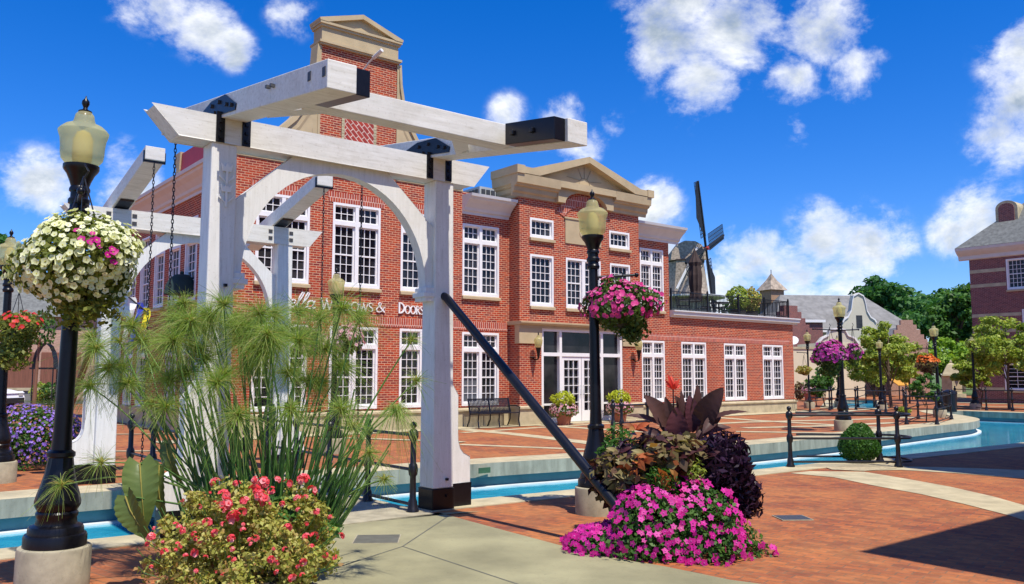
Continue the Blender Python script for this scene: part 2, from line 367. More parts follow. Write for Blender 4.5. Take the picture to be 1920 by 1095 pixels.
# scattering of small templates (leaves, petals) with numpy
LEAF = (np.array([(-.5, 0, 0), (0, -.3, .07), (.5, 0, -.06), (0, .3, .07)]), [(0, 1, 2, 3)], [0])
LEAFLONG = (np.array([(-.5, 0, 0), (-.05, -.15, .05), (.5, 0, -.1), (-.05, .15, .05)]), [(0, 1, 2, 3)], [0])
def disc_flower(n=5, cup=.18, notch=.74, centre=True):
    v = [(0, 0, 0)]; f = []; m = []
    for k in range(2 * n):
        t = math.pi * k / n; r = .5 if k % 2 == 0 else .5 * notch
        v.append((r * math.cos(t), r * math.sin(t), cup * .5 if k % 2 == 0 else cup * .35))
    for k in range(2 * n): f.append((0, 1 + k, 1 + (k + 1) % (2 * n))); m.append(0)
    if centre:
        b = len(v)
        for k in range(6):
            t = math.pi * k / 3; v.append((.10 * math.cos(t), .10 * math.sin(t), .075))
        f.append(tuple(range(b, b + 6))); m.append(1)
    return np.array(v), f, m
PETUNIA = disc_flower(5, .30, .82); IMPATIENS = disc_flower(5, .06, .62, True); STAR5 = disc_flower(5, .2, .5, False)
def frames(nrm, roll=None):
    n = nrm / np.maximum(1e-6, np.linalg.norm(nrm, axis=1, keepdims=True)); k = len(n)
    a = rng.normal(size=(k, 3)); x = a - n * np.sum(a * n, 1, keepdims=True); x /= np.maximum(1e-6, np.linalg.norm(x, axis=1, keepdims=True))
    return np.stack([x, np.cross(n, x), n], axis=1)          # rows are axes
def scatter_mesh(name, tpl, P, nrm, size, mats, parent=None, fr=None):
    tv, tf, tm = tpl; P = np.asarray(P, float); k = len(P); nv = len(tv)
    fr = frames(np.asarray(nrm, float)) if fr is None else fr
    size = np.broadcast_to(np.asarray(size, float), (k,))
    V = np.einsum('vi,kij->kvj', tv, fr) * size[:, None, None] + P[:, None, :]
    me = bpy.data.meshes.new(name)
    lens = [len(f) for f in tf]; nl = sum(lens)
    idx = np.array([i for f in tf for i in f]); LI = (idx[None, :] + (np.arange(k) * nv)[:, None]).ravel()
    me.vertices.add(k * nv); me.vertices.foreach_set('co', V.ravel())
    me.loops.add(k * nl); me.loops.foreach_set('vertex_index', LI.astype(np.int32))
    st = np.concatenate([[0], np.cumsum(lens)[:-1]]); LS = (st[None, :] + (np.arange(k) * nl)[:, None]).ravel()
    me.polygons.add(k * len(tf)); me.polygons.foreach_set('loop_start', LS.astype(np.int32)); me.polygons.foreach_set('loop_total', np.tile(lens, k).astype(np.int32))
    for m in ([mats] if isinstance(mats, str) else mats): me.materials.append(MATS[m])
    me.polygons.foreach_set('material_index', np.tile(tm, k).astype(np.int32))
    me.update(calc_edges=True); me.validate()
    o = bpy.data.objects.new(name, me); COL.objects.link(o)
    if parent: o.parent = parent
    return o
def blossoms(parent, name, tpl, P, nrm, size, mats, single=90, cam_at=None):
    """the ones nearest the camera as parts of their own, the rest as one"""
    P = np.asarray(P, float); nrm = np.asarray(nrm, float); size = np.broadcast_to(np.asarray(size, float), (len(P),)).copy()
    fr = frames(nrm)
    w = np.array(parent.matrix_basis.translation) if cam_at is None else np.array(cam_at)
    toC = np.array([0, 0, CH]) - (P + w); d = np.linalg.norm(toC, axis=1)
    face = np.sum(nrm * toC, 1) / np.maximum(1e-6, d * np.linalg.norm(nrm, axis=1))
    order = np.argsort(-(face - .25 * (d - d.mean())))
    first, rest = order[:single], order[single:]
    if single:
        bank = []
        for q in range(4):                                   # a few shared meshes so that tints differ
            o = scatter_mesh(name, tpl, [(0, 0, 0)], [(0, 0, 1)], 1.0, mats, fr=np.eye(3)[None]); bank.append(o.data); bpy.data.objects.remove(o)
        for j, i in enumerate(first):
            o = bpy.data.objects.new(name, bank[j % 4]); COL.objects.link(o); o.parent = parent
            m = Matrix([list(fr[i][0]), list(fr[i][1]), list(fr[i][2])]).transposed().to_4x4()
            o.matrix_local = Matrix.Translation(Vector(P[i])) @ m @ Matrix.Scale(float(size[i]), 4)
    if len(rest):
        tag(scatter_mesh(name + '_mass', tpl, P[rest], nrm[rest], size[rest], mats, parent, fr=fr[rest]), kind='stuff')
def sph(n, zmin=-1.0):
    z = rng.uniform(zmin, 1, n); t = rng.uniform(0, 2 * np.pi, n); r = np.sqrt(1 - z * z)
    return np.stack([r * np.cos(t), r * np.sin(t), z], 1)
def lump(d, amp=.15, seed=0):
    s = np.random.default_rng(seed); out = np.zeros(len(d))
    for k in range(7):
        w = s.normal(size=3) * 3.2; out += np.sin(d @ w + s.uniform(0, 6))
    return 1 + amp * out / 2.6
def leafball(name, n, rad, size, mat, parent, c=(0, 0, 0), zmin=-1.0, inner=.55, amp=.16, seed=1, tpl=LEAF, droop=0.0):
    d = sph(n, zmin); rr = (inner + (1 - inner) * rng.uniform(0, 1, n) ** .45) * lump(d, amp, seed)
    P = d * rr[:, None] * np.array(rad) + np.array(c)
    nr = d * .7 + rng.normal(size=(n, 3)) * .55 + np.array([0, 0, .3 - droop])
    return scatter_mesh(name, tpl, P, nr, size * rng.uniform(.65, 1.35, n), mat, parent)

# ------------------------------------------------------------------ frames of the place
TH = math.atan2(0.6236251862646827, 0.7817234978279339)
D2 = Vector((math.cos(TH), math.sin(TH), 0)); N2 = Vector((math.sin(TH), -math.cos(TH), 0))
OB = Vector((12.6666, 38.0308, 0))            # right-hand foot of the brick facade
PR = Vector((-0.9337, 10.5734, 0))            # foot of the right front bridge post
def fw(s, off=0, z=0): return OB + D2 * s + N2 * off + Vector((0, 0, z))
def bw(a, n=0, z=0): return PR + D2 * a + N2 * n + Vector((0, 0, z))

# ================================================================== GROUND, CANAL, PAVING
NEAR = [(-45, -22.5), (-4.87, 8.02), (-3.86, 8.75), (-.52, 11.2), (1.03, 12.28), (4.43, 14.85), (7.25, 16.85), (12.6, 20.7), (26.5, 31.0)]
FARR = [(22, 36.3), (20.4, 38.4), (19.2, 38.6), (18.4, 36.2), (17.9, 33.8), (17.2, 31.6), (15.9, 29.6), (14.2, 28.0), (12.4, 26.3), (8.83, 22.9), (5.54, 20.1), (1.54, 17.2), (-.73, 15.8), (-5.73, 12.2), (-6.75, 11.4), (-45, -18.5)]
def smooth_line(P, n=4):
    out = []
    for i in range(len(P) - 1):
        p0, p1, p2, p3 = (np.array(P[max(0, min(len(P) - 1, j))], float) for j in (i - 1, i, i + 1, i + 2))
        for k in range(n):
            t = k / n; out.append(tuple(.5 * (2 * p1 + (p2 - p0) * t + (2 * p0 - 5 * p1 + 4 * p2 - p3) * t * t + (3 * p1 - p0 - 3 * p2 + p3) * t ** 3)))
    return out + [tuple(P[-1])]
NEAR = NEAR[:1] + smooth_line(NEAR[1:]); FARR = FARR[:2] + smooth_line(FARR[2:-1], 5) + FARR[-1:]
CANAL = NEAR + FARR
POOL = [(15.6, 41.6), (17.8, 41.4), (23.4, 54.3), (20.6, 54.3)]
def holed(outer, holes, z):
    pts = [[Vector((*p, 0)) for p in L] for L in [outer] + holes]; flat = [p for L in pts for p in L]
    mb = MB(); mb.add([(p.x, p.y, z) for p in flat], [tuple(t) for t in tessellate_polygon(pts)])
    for i, f in enumerate(mb.f):                             # all faces up
        a, b, c = (Vector(mb.v[k]) for k in f)
        if (b - a).cross(c - a).z < 0: mb.f[i] = tuple(reversed(f))
    return mb
struct('ground', holed([(-1800, -600), (1800, -600), (1800, 2600), (-1800, 2600)], [CANAL, POOL], 0.0), 'grass')
struct('plaza_paving', holed([(-38, -14), (60, -14), (60, 68), (-60, 68), (-60, -2), (-38, -2)], [[(-30, -11.08)] + NEAR[1:] + FARR[:-1] + [(-30, -6.77)], POOL], 0.004), 'paver')
struct('street', holed([(-120, 46), (-26, 46), (-13, 58), (-13, 64), (-120, 64)], [], 0.009), 'asphalt')
struct('lawn', holed([(-34.5, 40), (-27.2, 40), (-27.6, 45.4), (-36, 45.4)], [], 0.013), 'grass')
def offs(P, d):
    out = []
    for i, p in enumerate(P):
        a = Vector(P[max(0, i - 1)]); b = Vector(P[min(len(P) - 1, i + 1)]); t = (b - a).normalized(); out.append((p[0] - t.y * d, p[1] + t.x * d))
    return out
def coping(name, P, inward, width, lip, label=None):
    inner = offs(P, inward); outer = offs(P, -math.copysign(width, inward)); mb = MB(); n = len(P)
    v = [(*p, .016) for p in inner] + [(*p, .016) for p in outer] + [(*p, -lip) for p in inner] + [(*p, -lip) for p in P] + [(*p, -.02) for p in outer]
    f = []
    for i in range(n - 1):
        for a, b in ((0, 1), (2, 0), (3, 2), (1, 4)): f.append((a * n + i, a * n + i + 1, b * n + i + 1, b * n + i))
    mb.add(v, f); mb.m = [(1 if j % 4 in (1, 2) else 0) for j in range(len(f))]; return struct(name, mb, ['coping', 'canal_wall'])
coping('canal_coping', NEAR, .08, .45, .22)
coping('canal_coping', FARR, .13, .72, .235)
coping('canal_coping', POOL + POOL[:1], .05, .5, .2)
wallmb = MB()
for PL_ in (CANAL, POOL):
    n = len(PL_); b = len(wallmb.v)
    wallmb.add([(*p, -.01) for p in PL_] + [(*p, -1.1) for p in PL_], [(i, (i + 1) % n, n + (i + 1) % n, n + i) for i in range(n)])
struct('canal_wall', wallmb, 'pool_paint')
ld = MB(); a_, b_ = offs(FARR, .0), offs(FARR, .17); n = len(FARR)
ld.add([(*p, -.415) for p in a_] + [(*p, -.415) for p in b_] + [(*p, -.6) for p in b_], [(r * n + i, r * n + i + 1, (r + 1) * n + i + 1, (r + 1) * n + i) for i in range(n - 1) for r in (0, 1)]); struct('canal_ledge', ld, 'ledge_paint')
wm = holed(CANAL, [], -.44); struct('canal_water', wm, 'water')
struct('pool_water', holed(POOL, [], -.25), 'water')
struct('canal_bed', MB().box(-60, 60, -40, 70, -1.4, -1.2), 'concrete')

_zb = [0.007]
def flat_strip(name, P, mat, z=None):
    _zb[0] += .0006; return struct(name, holed([tuple(p) for p in P], [], z or _zb[0]), mat)
def band(px, w, name='paving_band'):
    """a concrete band laid along a line of ground points, w metres wide"""
    P = [gr(*p) if abs(p[0]) > 60 or p[1] > 60 else p for p in px]
    return flat_strip(name, offs(P, w / 2) + list(reversed(offs(P, -w / 2))), 'coping')
# concrete path that runs from the bridge towards the viewer
pathR = [(-.36, 10.35), gr(823, 963), gr(870, 976), gr(933, 993), gr(1000, 1011), gr(1067, 1029), gr(1150, 1048), gr(1245, 1064), (1.75, 6.95), (2.7, 6.35), (4.4, 5.0), (6, 3)]
path = [(-3.3, 8.75)] + [(-2.9, 8.1), (-2.35, 7.1), (-2.0, 6.2), (-2.2, 4.4), (-3.6, 1.5), (-5, -6), (8, -6)] + list(reversed(pathR))
struct('concrete_path', holed(path, [], .0115), 'concrete_path')
for a, b in (((1300 * 0 + 755, 1027), (1000, 1108)), ((640, 985), (823, 968)), ((560, 1090), (755, 1027)), ((755, 1027), (845, 967))):
    A, B = gr(*a), gr(*b); flat_strip('path_joint', offs([A, B], .008) + list(reversed(offs([A, B], -.008))), 'hatch', .0135)
# big curved band on the right bank, and smaller ones
up = [(1518, 884.5), (1620, 885.5), (1701, 899), (1783, 914), (1866, 933), (1925, 950), (1990, 972)]
lo = [(1482, 888), (1564, 896), (1646, 913), (1729, 928), (1811, 947), (1893, 968), (1990, 1000)]
flat_strip('paving_band', [gr(*p) for p in up] + [gr(*p) for p in reversed(lo)], 'coping')
flat_strip('paving_band', [gr(*p) for p in ((1600, 884), (1690, 875.5), (1800, 878), (1990, 885), (1990, 903), (1900, 897), (1790, 888), (1690, 882))], 'coping')
band([(863, 834), (1063, 842), (1200, 848)], .30)
band([(863, 805), (960, 814), (1040, 823), (1113, 832), (1180, 840)], .55)
band([(930, 795), (1030, 799), (1120, 805), (1240, 812)], .45)
band([(866, 812), (1000, 803), (1180, 792)], .3)
band([(1240, 800), (1400, 792), (1600, 787), (1720, 783)], .5)
band([(1340, 783), (1420, 789), (1575, 798), (1660, 803)], .5)
band([(1395, 803), (1560, 799), (1680, 793)], .5)
band([(1380, 810), (1480, 811.5), (1580, 813)], .4)
band([(1495, 773), (1600, 776), (1740, 785)], .45)
band([(1495, 783), (1600, 770), (1660, 766)], .45)
for y_, w_ in ((848, .18), (816, .2), (798, .22), (781, .28), (762, .4), (746, .6), (738, 1.0)):
    band([(-120, y_ + 2), (60, y_), (220, y_ - 1), (420, y_ - 2)], w_)
band([(640, 822), (760, 826), (870, 830)], .3)
for y_, w_ in ((763, .5), (757, .8), (750, 1.2)):
    band([(1795, y_ - 2), (1850, y_), (1990, y_ + 3)], w_)
flat_strip('plaza_strip', [tuple(fw(s, o)[:2]) for s, o in ((-27.5, .0), (-27.5, .95), (1.2, .95), (1.2, 0))], 'coping')
for u, v, w_, d_, lb, mt in ((707, 1013, .43, .42, 'square dark olive cover set flush in the concrete path', 'hatch'), (1486, 972.5, .34, .3, 'black drain plate set flush in the brick paving on the right', 'plate_steel')):
    g = gr(u, v); t = thing('drain_cover', lb, 'drain cover', (g[0], g[1], .016), R(4), 'drain covers in the paving')
    MB().box(-w_ / 2, w_ / 2, -d_ / 2, d_ / 2, -.012, .0).build('plate', mt, t)
    f = MB(); e = .012
    for x0, x1, y0, y1 in ((-w_ / 2 - e, w_ / 2 + e, -d_ / 2 - e, -d_ / 2), (-w_ / 2 - e, w_ / 2 + e, d_ / 2, d_ / 2 + e), (-w_ / 2 - e, -w_ / 2, -d_ / 2, d_ / 2), (w_ / 2, w_ / 2 + e, -d_ / 2, d_ / 2)): f.box(x0, x1, y0, y1, -.012, -.001)
    f.build('frame', 'concrete', t)

# ================================================================== WINDOWS
def wall_holes(mb, x0, x1, z0, z1, holes, y=0.0, depth=.13, mi=0, axis='x'):
    """a wall face with real openings and their reveals; axis x: wall along x facing -y, axis y: wall along y facing -x (axis Y: facing +x)"""
    P = (lambda a, d, z: (a, y + d, z)) if axis == 'x' else ((lambda a, d, z: (y + d, -a, z)) if axis == 'y' else (lambda a, d, z: (y - d, a, z)))
    xs = sorted({x0, x1, *[h[0] for h in holes], *[h[1] for h in holes]}); zs = sorted({z0, z1, *[h[2] for h in holes], *[h[3] for h in holes]})
    xs = [x for x in xs if x0 <= x <= x1]; zs = [z for z in zs if z0 <= z <= z1]
    for i in range(len(xs) - 1):
        for j in range(len(zs) - 1):
            cx, cz = (xs[i] + xs[i + 1]) / 2, (zs[j] + zs[j + 1]) / 2
            if any(h[0] < cx < h[1] and h[2] < cz < h[3] for h in holes): continue
            mb.add([P(xs[i], 0, zs[j]), P(xs[i + 1], 0, zs[j]), P(xs[i + 1], 0, zs[j + 1]), P(xs[i], 0, zs[j + 1])], [(0, 1, 2, 3)], mi)
    for a, b, c, d in holes:
        q = [(a, c), (b, c), (b, d), (a, d)]
        for k in range(4):
            p, r = q[k], q[(k + 1) % 4]
            if p[1] < z0 and r[1] < z0: continue
            mb.add([P(p[0], 0, p[1]), P(r[0], 0, r[1]), P(r[0], depth, r[1]), P(p[0], depth, p[1])], [(3, 2, 1, 0)], mi)
def units_frame(f, x0, x1, z0, z1, cols, groups, st=.055, mun=.019, y0=.055, y1=.10):
    """one framed light: stiles, rails and muntins; groups = [(za, zb, rows)]"""
    f.box(x0, x0 + st, y0, y1, z0, z1); f.box(x1 - st, x1, y0, y1, z0, z1)
    zc = [z0] + [z for g in groups for z in g[:2]] + [z1]
    for a, b in zip(zc[::2], zc[1::2]):
        if b > a: f.box(x0 + st, x1 - st, y0, y1, a, b)
    for a, b, rows in groups:
        for k in range(1, rows):
            z = a + (b - a) * k / rows; f.box(x0 + st, x1 - st, y0 + .018, y1 - .004, z - mun / 2, z + mun / 2)
        for k in range(1, cols):
            x = x0 + st + (x1 - x0 - 2 * st) * k / cols; f.box(x - mun / 2, x + mun / 2, y0 + .012, y1 - .006, a, b)
WCACHE = {}
def window(parent, x0, z0, w, h, kind, y=0.0, rot=0, sill=True, screen=None):
    key = (round(w, 2), round(h, 2), kind, sill)
    if key not in WCACHE:
        g = MB(); g.add([(0, .10, 0), (w, .10, 0), (w, .10, h), (0, .10, h)], [(0, 1, 2, 3)])
        f = MB(); e = .07
        f.box(0, e, -.012, .11, 0, h); f.box(w - e, w, -.012, .11, 0, h); f.box(e, w - e, -.012, .11, h - e, h); f.box(e, w - e, -.012, .11, 0, .09)
        a, b = e, w - e; lo, hi = .09, h - e; H = hi - lo
        if kind == 'pair':
            m = (a + b) / 2; tr = lo + H * .745
            f.box(m - .055, m + .055, -.008, .11, lo, hi); f.box(a, m - .055, -.006, .11, tr, tr + .13); f.box(m + .055, b, -.006, .11, tr, tr + .13)
            for p, q in ((a, m - .055), (m + .055, b)):
                units_frame(f, p, q, tr + .13, hi, 3, [(tr + .165, hi - .035, 2)], .035)
                c = (lo + tr) / 2; units_frame(f, p, q, lo, tr, 3, [(lo + .05, c - .022, 3), (c + .022, tr - .04, 3)], .045)
        elif kind == 'double':
            m = (a + b) / 2; f.box(m - .075, m + .075, -.008, .11, lo, hi)
            for p, q in ((a, m - .075), (m + .075, b)):
                c = (lo + hi) / 2; units_frame(f, p, q, lo, hi, 3, [(lo + .05, c - .022, 3), (c + .022, hi - .04, 3)], .045)
        elif kind == 'single':
            c = (lo + hi) / 2; units_frame(f, a, b, lo, hi, 4, [(lo + .05, c - .022, 3), (c + .022, hi - .04, 3)], .05)
        elif kind == 'tall':
            tr = lo + H * .7; f.box(a, b, -.006, .11, tr, tr + .1); units_frame(f, a, b, tr + .1, hi, 3, [(tr + .14, hi - .03, 2)], .04)
            c = (lo + tr) / 2; units_frame(f, a, b, lo, tr, 3, [(lo + .05, c - .02, 3), (c + .02, tr - .04, 3)], .045)
        elif kind == 'small': units_frame(f, a, b, lo, hi, 4, [(lo + .03, hi - .03, 2)], .04)
        s = MB(); s.prism_yz([(-.09, -.115), (-.09, -.03), (.0, -.001), (.09, -.001), (.09, -.115)], -.03, w + .03)
        go = g.build('window', 'glass_dark'); fo = f.build('frame', 'white_frame'); so = s.build('sill', 'stone_tan')
        WCACHE[key] = (go.data, fo.data, so.data)
        for o in (go, fo, so): bpy.data.objects.remove(o)
    gd, fd, sd = WCACHE[key]
    o = bpy.data.objects.new('window', gd); COL.objects.link(o); o.parent = parent; o.location = rot and (y, -x0, z0) or (x0, y, z0)
    o.rotation_euler = (0, 0, rot)
    for nm, d in (('frame', fd),) + ((('sill', sd),) if sill else ()):
        c = bpy.data.objects.new(nm, d); COL.objects.link(c); c.parent = o
    if screen:                                               # a grey insect screen over one sash
        a, b, c, d = screen; sc = MB().add([(a, .096, c), (b, .096, c), (b, .096, d), (a, .096, d)], [(0, 1, 2, 3)]).build('insect_screen', 'glass_screen', o)
    return o
def profile(mb, prof, s0, s1, y=0.0, mi=0):                  # prof = [(off, z)], run along x, facing -y
    return mb.prism_yz([(y - o, z) for o, z in prof], s0, s1, mi)
def lathe_obj(name, prof, n, mat, parent, c=(0, 0, 0), **k): return MB().lathe(prof, n, c, **k).build(name, mat, parent, smooth=True)

# ================================================================== THE BRICK BUILDING
BB = thing('brick_building', 'long red brick building with white grid windows, a tall stepped gable and a pedimented entrance', 'building', OB, TH)
WIN_UP = [(-25.03, 4.16, 1.55, 2.42), (-22.77, 4.16, 1.55, 2.42), (-20.51, 4.16, 1.55, 2.42), (-18.23, 4.16, 1.47, 2.32), (-9.99, 4.10, 1.33, 2.37)]
WIN_LO = [(-25.03, .66, 1.55, 2.36), (-22.80, .66, 1.55, 2.36), (-20.51, .66, 1.55, 2.36), (-18.23, .66, 1.47, 2.33), (-9.96, .60, 1.29, 2.33), (-7.68, .58, 1.52, 2.35), (-5.0, .58, 1.48, 2.35), (-2.33, .58, 1.5, 2.35)]
hole = lambda w: (w[0], w[0] + w[2], w[1], w[1] + w[3])
wl = MB()
wall_holes(wl, -25.8, -16.33, .62, 7.5, [hole(w) for w in WIN_UP[:4] + WIN_LO[:4]])
wall_holes(wl, -10.62, -8.34, .55, 6.85, [hole(w) for w in (WIN_UP[4], WIN_LO[4])])
wall_holes(wl, -8.34, 0, .55, 3.9, [hole(w) for w in WIN_LO[5:]])
# long left side, running back
SIDE = [(t, 3.75, 1.05, 2.45) for t in (.95, 2.35, 3.85, 5.4, 7.0, 8.6, 10.2)] + [(t, .62, 1.05, 2.3) for t in (.95, 2.35, 3.85, 7.0, 8.6, 10.2)]
wall_holes(wl, -13, 0, .0, 6.85, [(-(t + w), -t, z, z + h) for t, z, w, h in SIDE], y=-25.8, axis='y')
wl.add([(-8.34, 0, 3.9), (-8.34, 13, 3.9), (-8.34, 13, 6.85), (-8.34, 0, 6.85)], [(0, 1, 2, 3)])
wl.add([(0, 0, 0), (0, 9, 0), (0, 9, 3.9), (0, 0, 3.9)], [(0, 1, 2, 3)])
wl.add([(-25.8, 13, 0), (-8.34, 13, 0), (-8.34, 13, 6.85), (-25.8, 13, 6.85)], [(3, 2, 1, 0)]); wl.add([(-8.34, 9, 0), (0, 9, 0), (0, 9, 3.9), (-8.34, 9, 3.9)], [(3, 2, 1, 0)])
wl.box(-23.26, -20.74, -.02, .42, 7.3, 11.12)                # brick shaft of the gable
wl.build('wall', 'brick_red', BB)
# soldier courses over the windows
for x, z, w, h in WIN_UP[:3]:
    MB().prism_xz([(x - .12, z + h), (x + w + .12, z + h), (x + w + .2, z + h + .3), (x - .2, z + h + .3)], -.012, .05).build('soldier_course', 'brick_soldier', BB)
for q in ((-25.3, -16.4, -.012, .05, 3.06, 3.33), (-10.55, -.3, -.012, .05, 2.96, 3.2)): MB().box(*q).build('soldier_course', 'brick_soldier', BB)
# stone base with its ledge
for x0, x1, y, zt in ((-25.86, -16.38, -.06, .60), (-10.56, .06, -.06, .53)):
    sb = MB(); sb.box(x0, x1, y, .1, 0, zt - .1); sb.prism_yz([(y - .05, zt - .1), (y - .05, zt - .045), (y + .06, zt), (.1, zt), (.1, zt - .1)], x0 - .02, x1 + .02)
    if x0 > -20: sb.box(-.1, .06, .1, 9, 0, .52)
    else: sb.box(-25.86, -25.7, .1, 13, 0, .55)
    sb.build('stone_base', 'stone_base', BB)
for w in WIN_UP + WIN_LO:
    scr = None
    if w in (WIN_LO[3],): scr = (.12, w[2] / 2 - .06, .12, .86)
    if w in (WIN_LO[4],): scr = (w[2] / 2 + .06, w[2] - .12, .12, .86)
    window(BB, w[0], w[1], w[2], w[3], 'pair', screen=scr, sill=w in WIN_UP)
for t, z, w, h in SIDE: window(BB, -(t + w), z, w, h, 'tall', y=-25.8, rot=-math.pi / 2)
# cornices
CORN = [(0, 6.78), (.05, 6.78), (.06, 6.86), (.13, 6.9), (.16, 6.98), (.30, 7.12), (.44, 7.22), (.47, 7.28), (.53, 7.29), (.55, 7.38), (0, 7.40)]
profile(MB(), CORN, -18.25, -16.38).build('cornice', 'grey_trim', BB)
cn = profile(MB(), CORN, -10.58, -7.80); cn.prism_xz([(-8.34 + o, z) for o, z in CORN], 0, 13); cn.build('cornice', 'grey_trim', BB)
MB().prism_xz([(-25.8 - o, z) for o, z in CORN], .35, 13).build('cornice', 'grey_trim', BB)
cp = MB(); WC = [(0, 3.88), (.06, 3.88), (.08, 3.93), (.2, 3.96), (.22, 4.08), (.26, 4.10), (.26, 4.15), (-.5, 4.15), (-.5, 3.88)]
profile(cp, WC, -8.33, .28); cp.prism_xz([(o, z) for o, z in WC], .51, 9); cp.build('terrace_coping', 'grey_trim', BB)
MB().box(-8.33, -.5, .5, 9, 3.8, 4.02).build('terrace_floor', 'roof_grey', BB); MB().box(-25.6, -8.4, .42, 12.9, 7.0, 7.28).build('flat_roof', 'roof_grey', BB)
# red gable wall over the long left side, ended by a tan pier
MB().prism_yz([(1.2, 7.3), (1.2, 8.38), (4.25, 8.38), (4.32, 7.9), (4.42, 7.6), (4.55, 7.3)], -25.75, -25.5).build('side_gable', 'red_roof', BB)
MB().prism_yz([(4.26, 8.44), (4.75, 8.44), (4.75, 8.05), (4.62, 8.0), (4.62, 7.7), (4.8, 7.3), (4.56, 7.3), (4.43, 7.6), (4.33, 7.9)], -25.8, -25.45).build('side_gable_edge', 'stone_tan', BB)
# gable scrolls and cap in tan stone
def scroll(sgn):
    # concave sweep from the shoulder of the wall up to the shaft
    pts = [(0, 11.12), (.13, 11.12), (.17, 10.5), (.28, 9.9), (.48, 9.35), (.78, 8.87), (1.15, 8.5), (1.5, 8.25), (1.95, 8.02), (2.48, 7.86), (2.50, 7.5), (0, 7.5)]
    c = -22.0; e = 1.26
    return [(c + sgn * (e + a), z) for a, z in pts]
for sgn in (-1, 1):
    gs = MB(); P = scroll(sgn); gs.prism_xz(P, -.03, .36)
    top = [p for p in P[1:10]]; inner = [(x - sgn * .07, z - .13) for x, z in top]
    gs.prism_xz(top + list(reversed(inner)), -.09, -.031)
    gs.box(-22 + sgn * 1.26, -22 + sgn * 1.33, -.055, -.032, 7.52, 11.1); gso = gs.build('gable_scroll', 'stone_tan', BB)
    gg = MB(); top = scroll(sgn)[3:10]; a = [(x - sgn * .17, z - .28) for x, z in top]; b = [(x - sgn * .2, z - .35) for x, z in top]
    gg.prism_xz(a + list(reversed(b)), -.034, -.0305)
    gg.box(-22 + sgn * 1.47, -22 + sgn * 1.485, -.034, -.0305, 7.6, 8.6); gg.build('groove', 'stone_tan_dark', gso)
gc = MB()
gc.box(-23.32, -20.68, -.12, .5, 11.12, 11.2); gc.box(-23.27, -20.73, -.07, .47, 11.2, 11.68); gc.box(-23.36, -20.64, -.16, .52, 11.2 - .03, 11.24)
gc.box(-23.32, -20.68, -.13, .5, 11.66, 11.73); gc.box(-23.36, -20.64, -.17, .52, 11.73, 11.80)
gc.prism_xz([(-23.25, 11.80), (-20.75, 11.80), (-22.0, 12.24)], -.06, .45)
for sgn in (-1, 1):
    gc.prism_xz([(-22 + sgn * 1.37, 11.80), (-22 + sgn * 1.12, 11.80), (-22, 12.17), (-22, 12.31), (-22 + sgn * 1.39, 11.87)], -.18 - .004 * (sgn > 0), .53)
gc.build('gable_pediment', 'stone_tan', BB)
hb = MB().box(-22.48, -21.52, -.045, -.021, 7.6, 9.45); hb.build('herringbone_panel', 'brick_herring', BB)
for x in (-22.57, -21.52):
    hs_ = MB()
    for k in range(20): hs_.box(x, x + .09, -.05, -.021, 7.6 + k * .094, 7.6 + k * .094 + .084)
    hs_.build('panel_border', 'coping', BB)
fl = MB(); fl.tube([(-21.95, -.05, 10.6), (-21.85, -.3, 10.85), (-21.8, -.6, 10.98)], .025); fl.tube([(-21.82, -.5, 10.93), (-21.74, -.85, 11.08)], .06, 10); fl.build('floodlight', 'grey_trim', BB, smooth=True)
# roof plant behind the cornice
hv = MB(); hv.box(-15.35, -13.3, 3.0, 4.6, 7.28, 8.62); hvo = hv.build('roof_unit', 'metal_grey', BB)
hl = MB()
for k in range(8): hl.box(-15.40, -15.345, 3.1 + k * .19, 3.22 + k * .19, 7.9, 8.52)
for k in range(9): hl.box(-15.27 + k * .225, -15.12 + k * .225, 2.95, 3.005, 7.9, 8.52)
hl.build('grille', 'umbrella_pole', hvo)

# ---- entrance pavilion, standing 0.55 m proud
PY = -.55
PW = [(-15.88, 6.20, 1.04, .66, 'small'), (-12.17, 6.20, 1.04, .62, 'small'), (-15.88, 3.91, 1.03, 1.72, 'single'), (-14.28, 3.91, 1.66, 1.74, 'double'), (-12.15, 3.91, 1.03, 1.72, 'single')]
pw = MB()
wall_holes(pw, -16.33, -10.62, .64, 7.52, [(w[0], w[0] + w[2], w[1], w[1] + w[3]) for w in PW] + [(-15.39, -11.55, .0, 3.19)], y=PY)
pw.box(-14.75, -12.15, PY + .001, PY + .3, 7.5, 8.0)
for x in (-16.33, -10.62): pw.add([(x, PY, .64), (x, .3, .64), (x, .3, 8.1), (x, PY, 8.1)], [(0, 1, 2, 3)])
pw.build('pavilion_wall', 'brick_red', BB)
for w in PW: window(BB, w[0], w[1], w[2], w[3], w[4], y=PY)
ar = MB(); inner = []; outer = []
for k in range(17):
    t = R(25 + 130 * k / 16); inner.append((-13.45 + 1.0 * math.cos(t), 6.72 + .78 * math.sin(t))); outer.append((-13.45 + 1.36 * math.cos(t), 6.72 + 1.15 * math.sin(t)))
ar.prism_xz(outer + list(reversed(inner)), PY - .03, PY + .02); ar.build('brick_arch', 'brick_soldier', BB)
pn = MB(); pn.box(-14.31, -12.6, PY - .03, PY + .05, 6.15, 7.0); pn.box(-14.36, -12.55, PY - .06, PY - .0, 7.0, 7.06)
pn.tube([(-13.45 + .2 * math.cos(R(a)), PY - .035, 6.58 + .2 * math.sin(R(a))) for a in range(0, 360, 24)], .016, 5, close=True)
pn.build('stone_panel', 'stone_tan', BB)
for x0, x1 in ((-16.41, -15.39), (-11.55, -10.54)):
    ps = MB(); ps.box(max(x0, -16.39), min(x1, -10.56), PY - .06, .1, 0, .54); ps.prism_yz([(PY - .11, .54), (PY - .11, .595), (PY, .64), (.1, .64), (.1, .54)], x0, x1); ps.build('pavilion_base', 'stone_base', BB)
pc = MB()
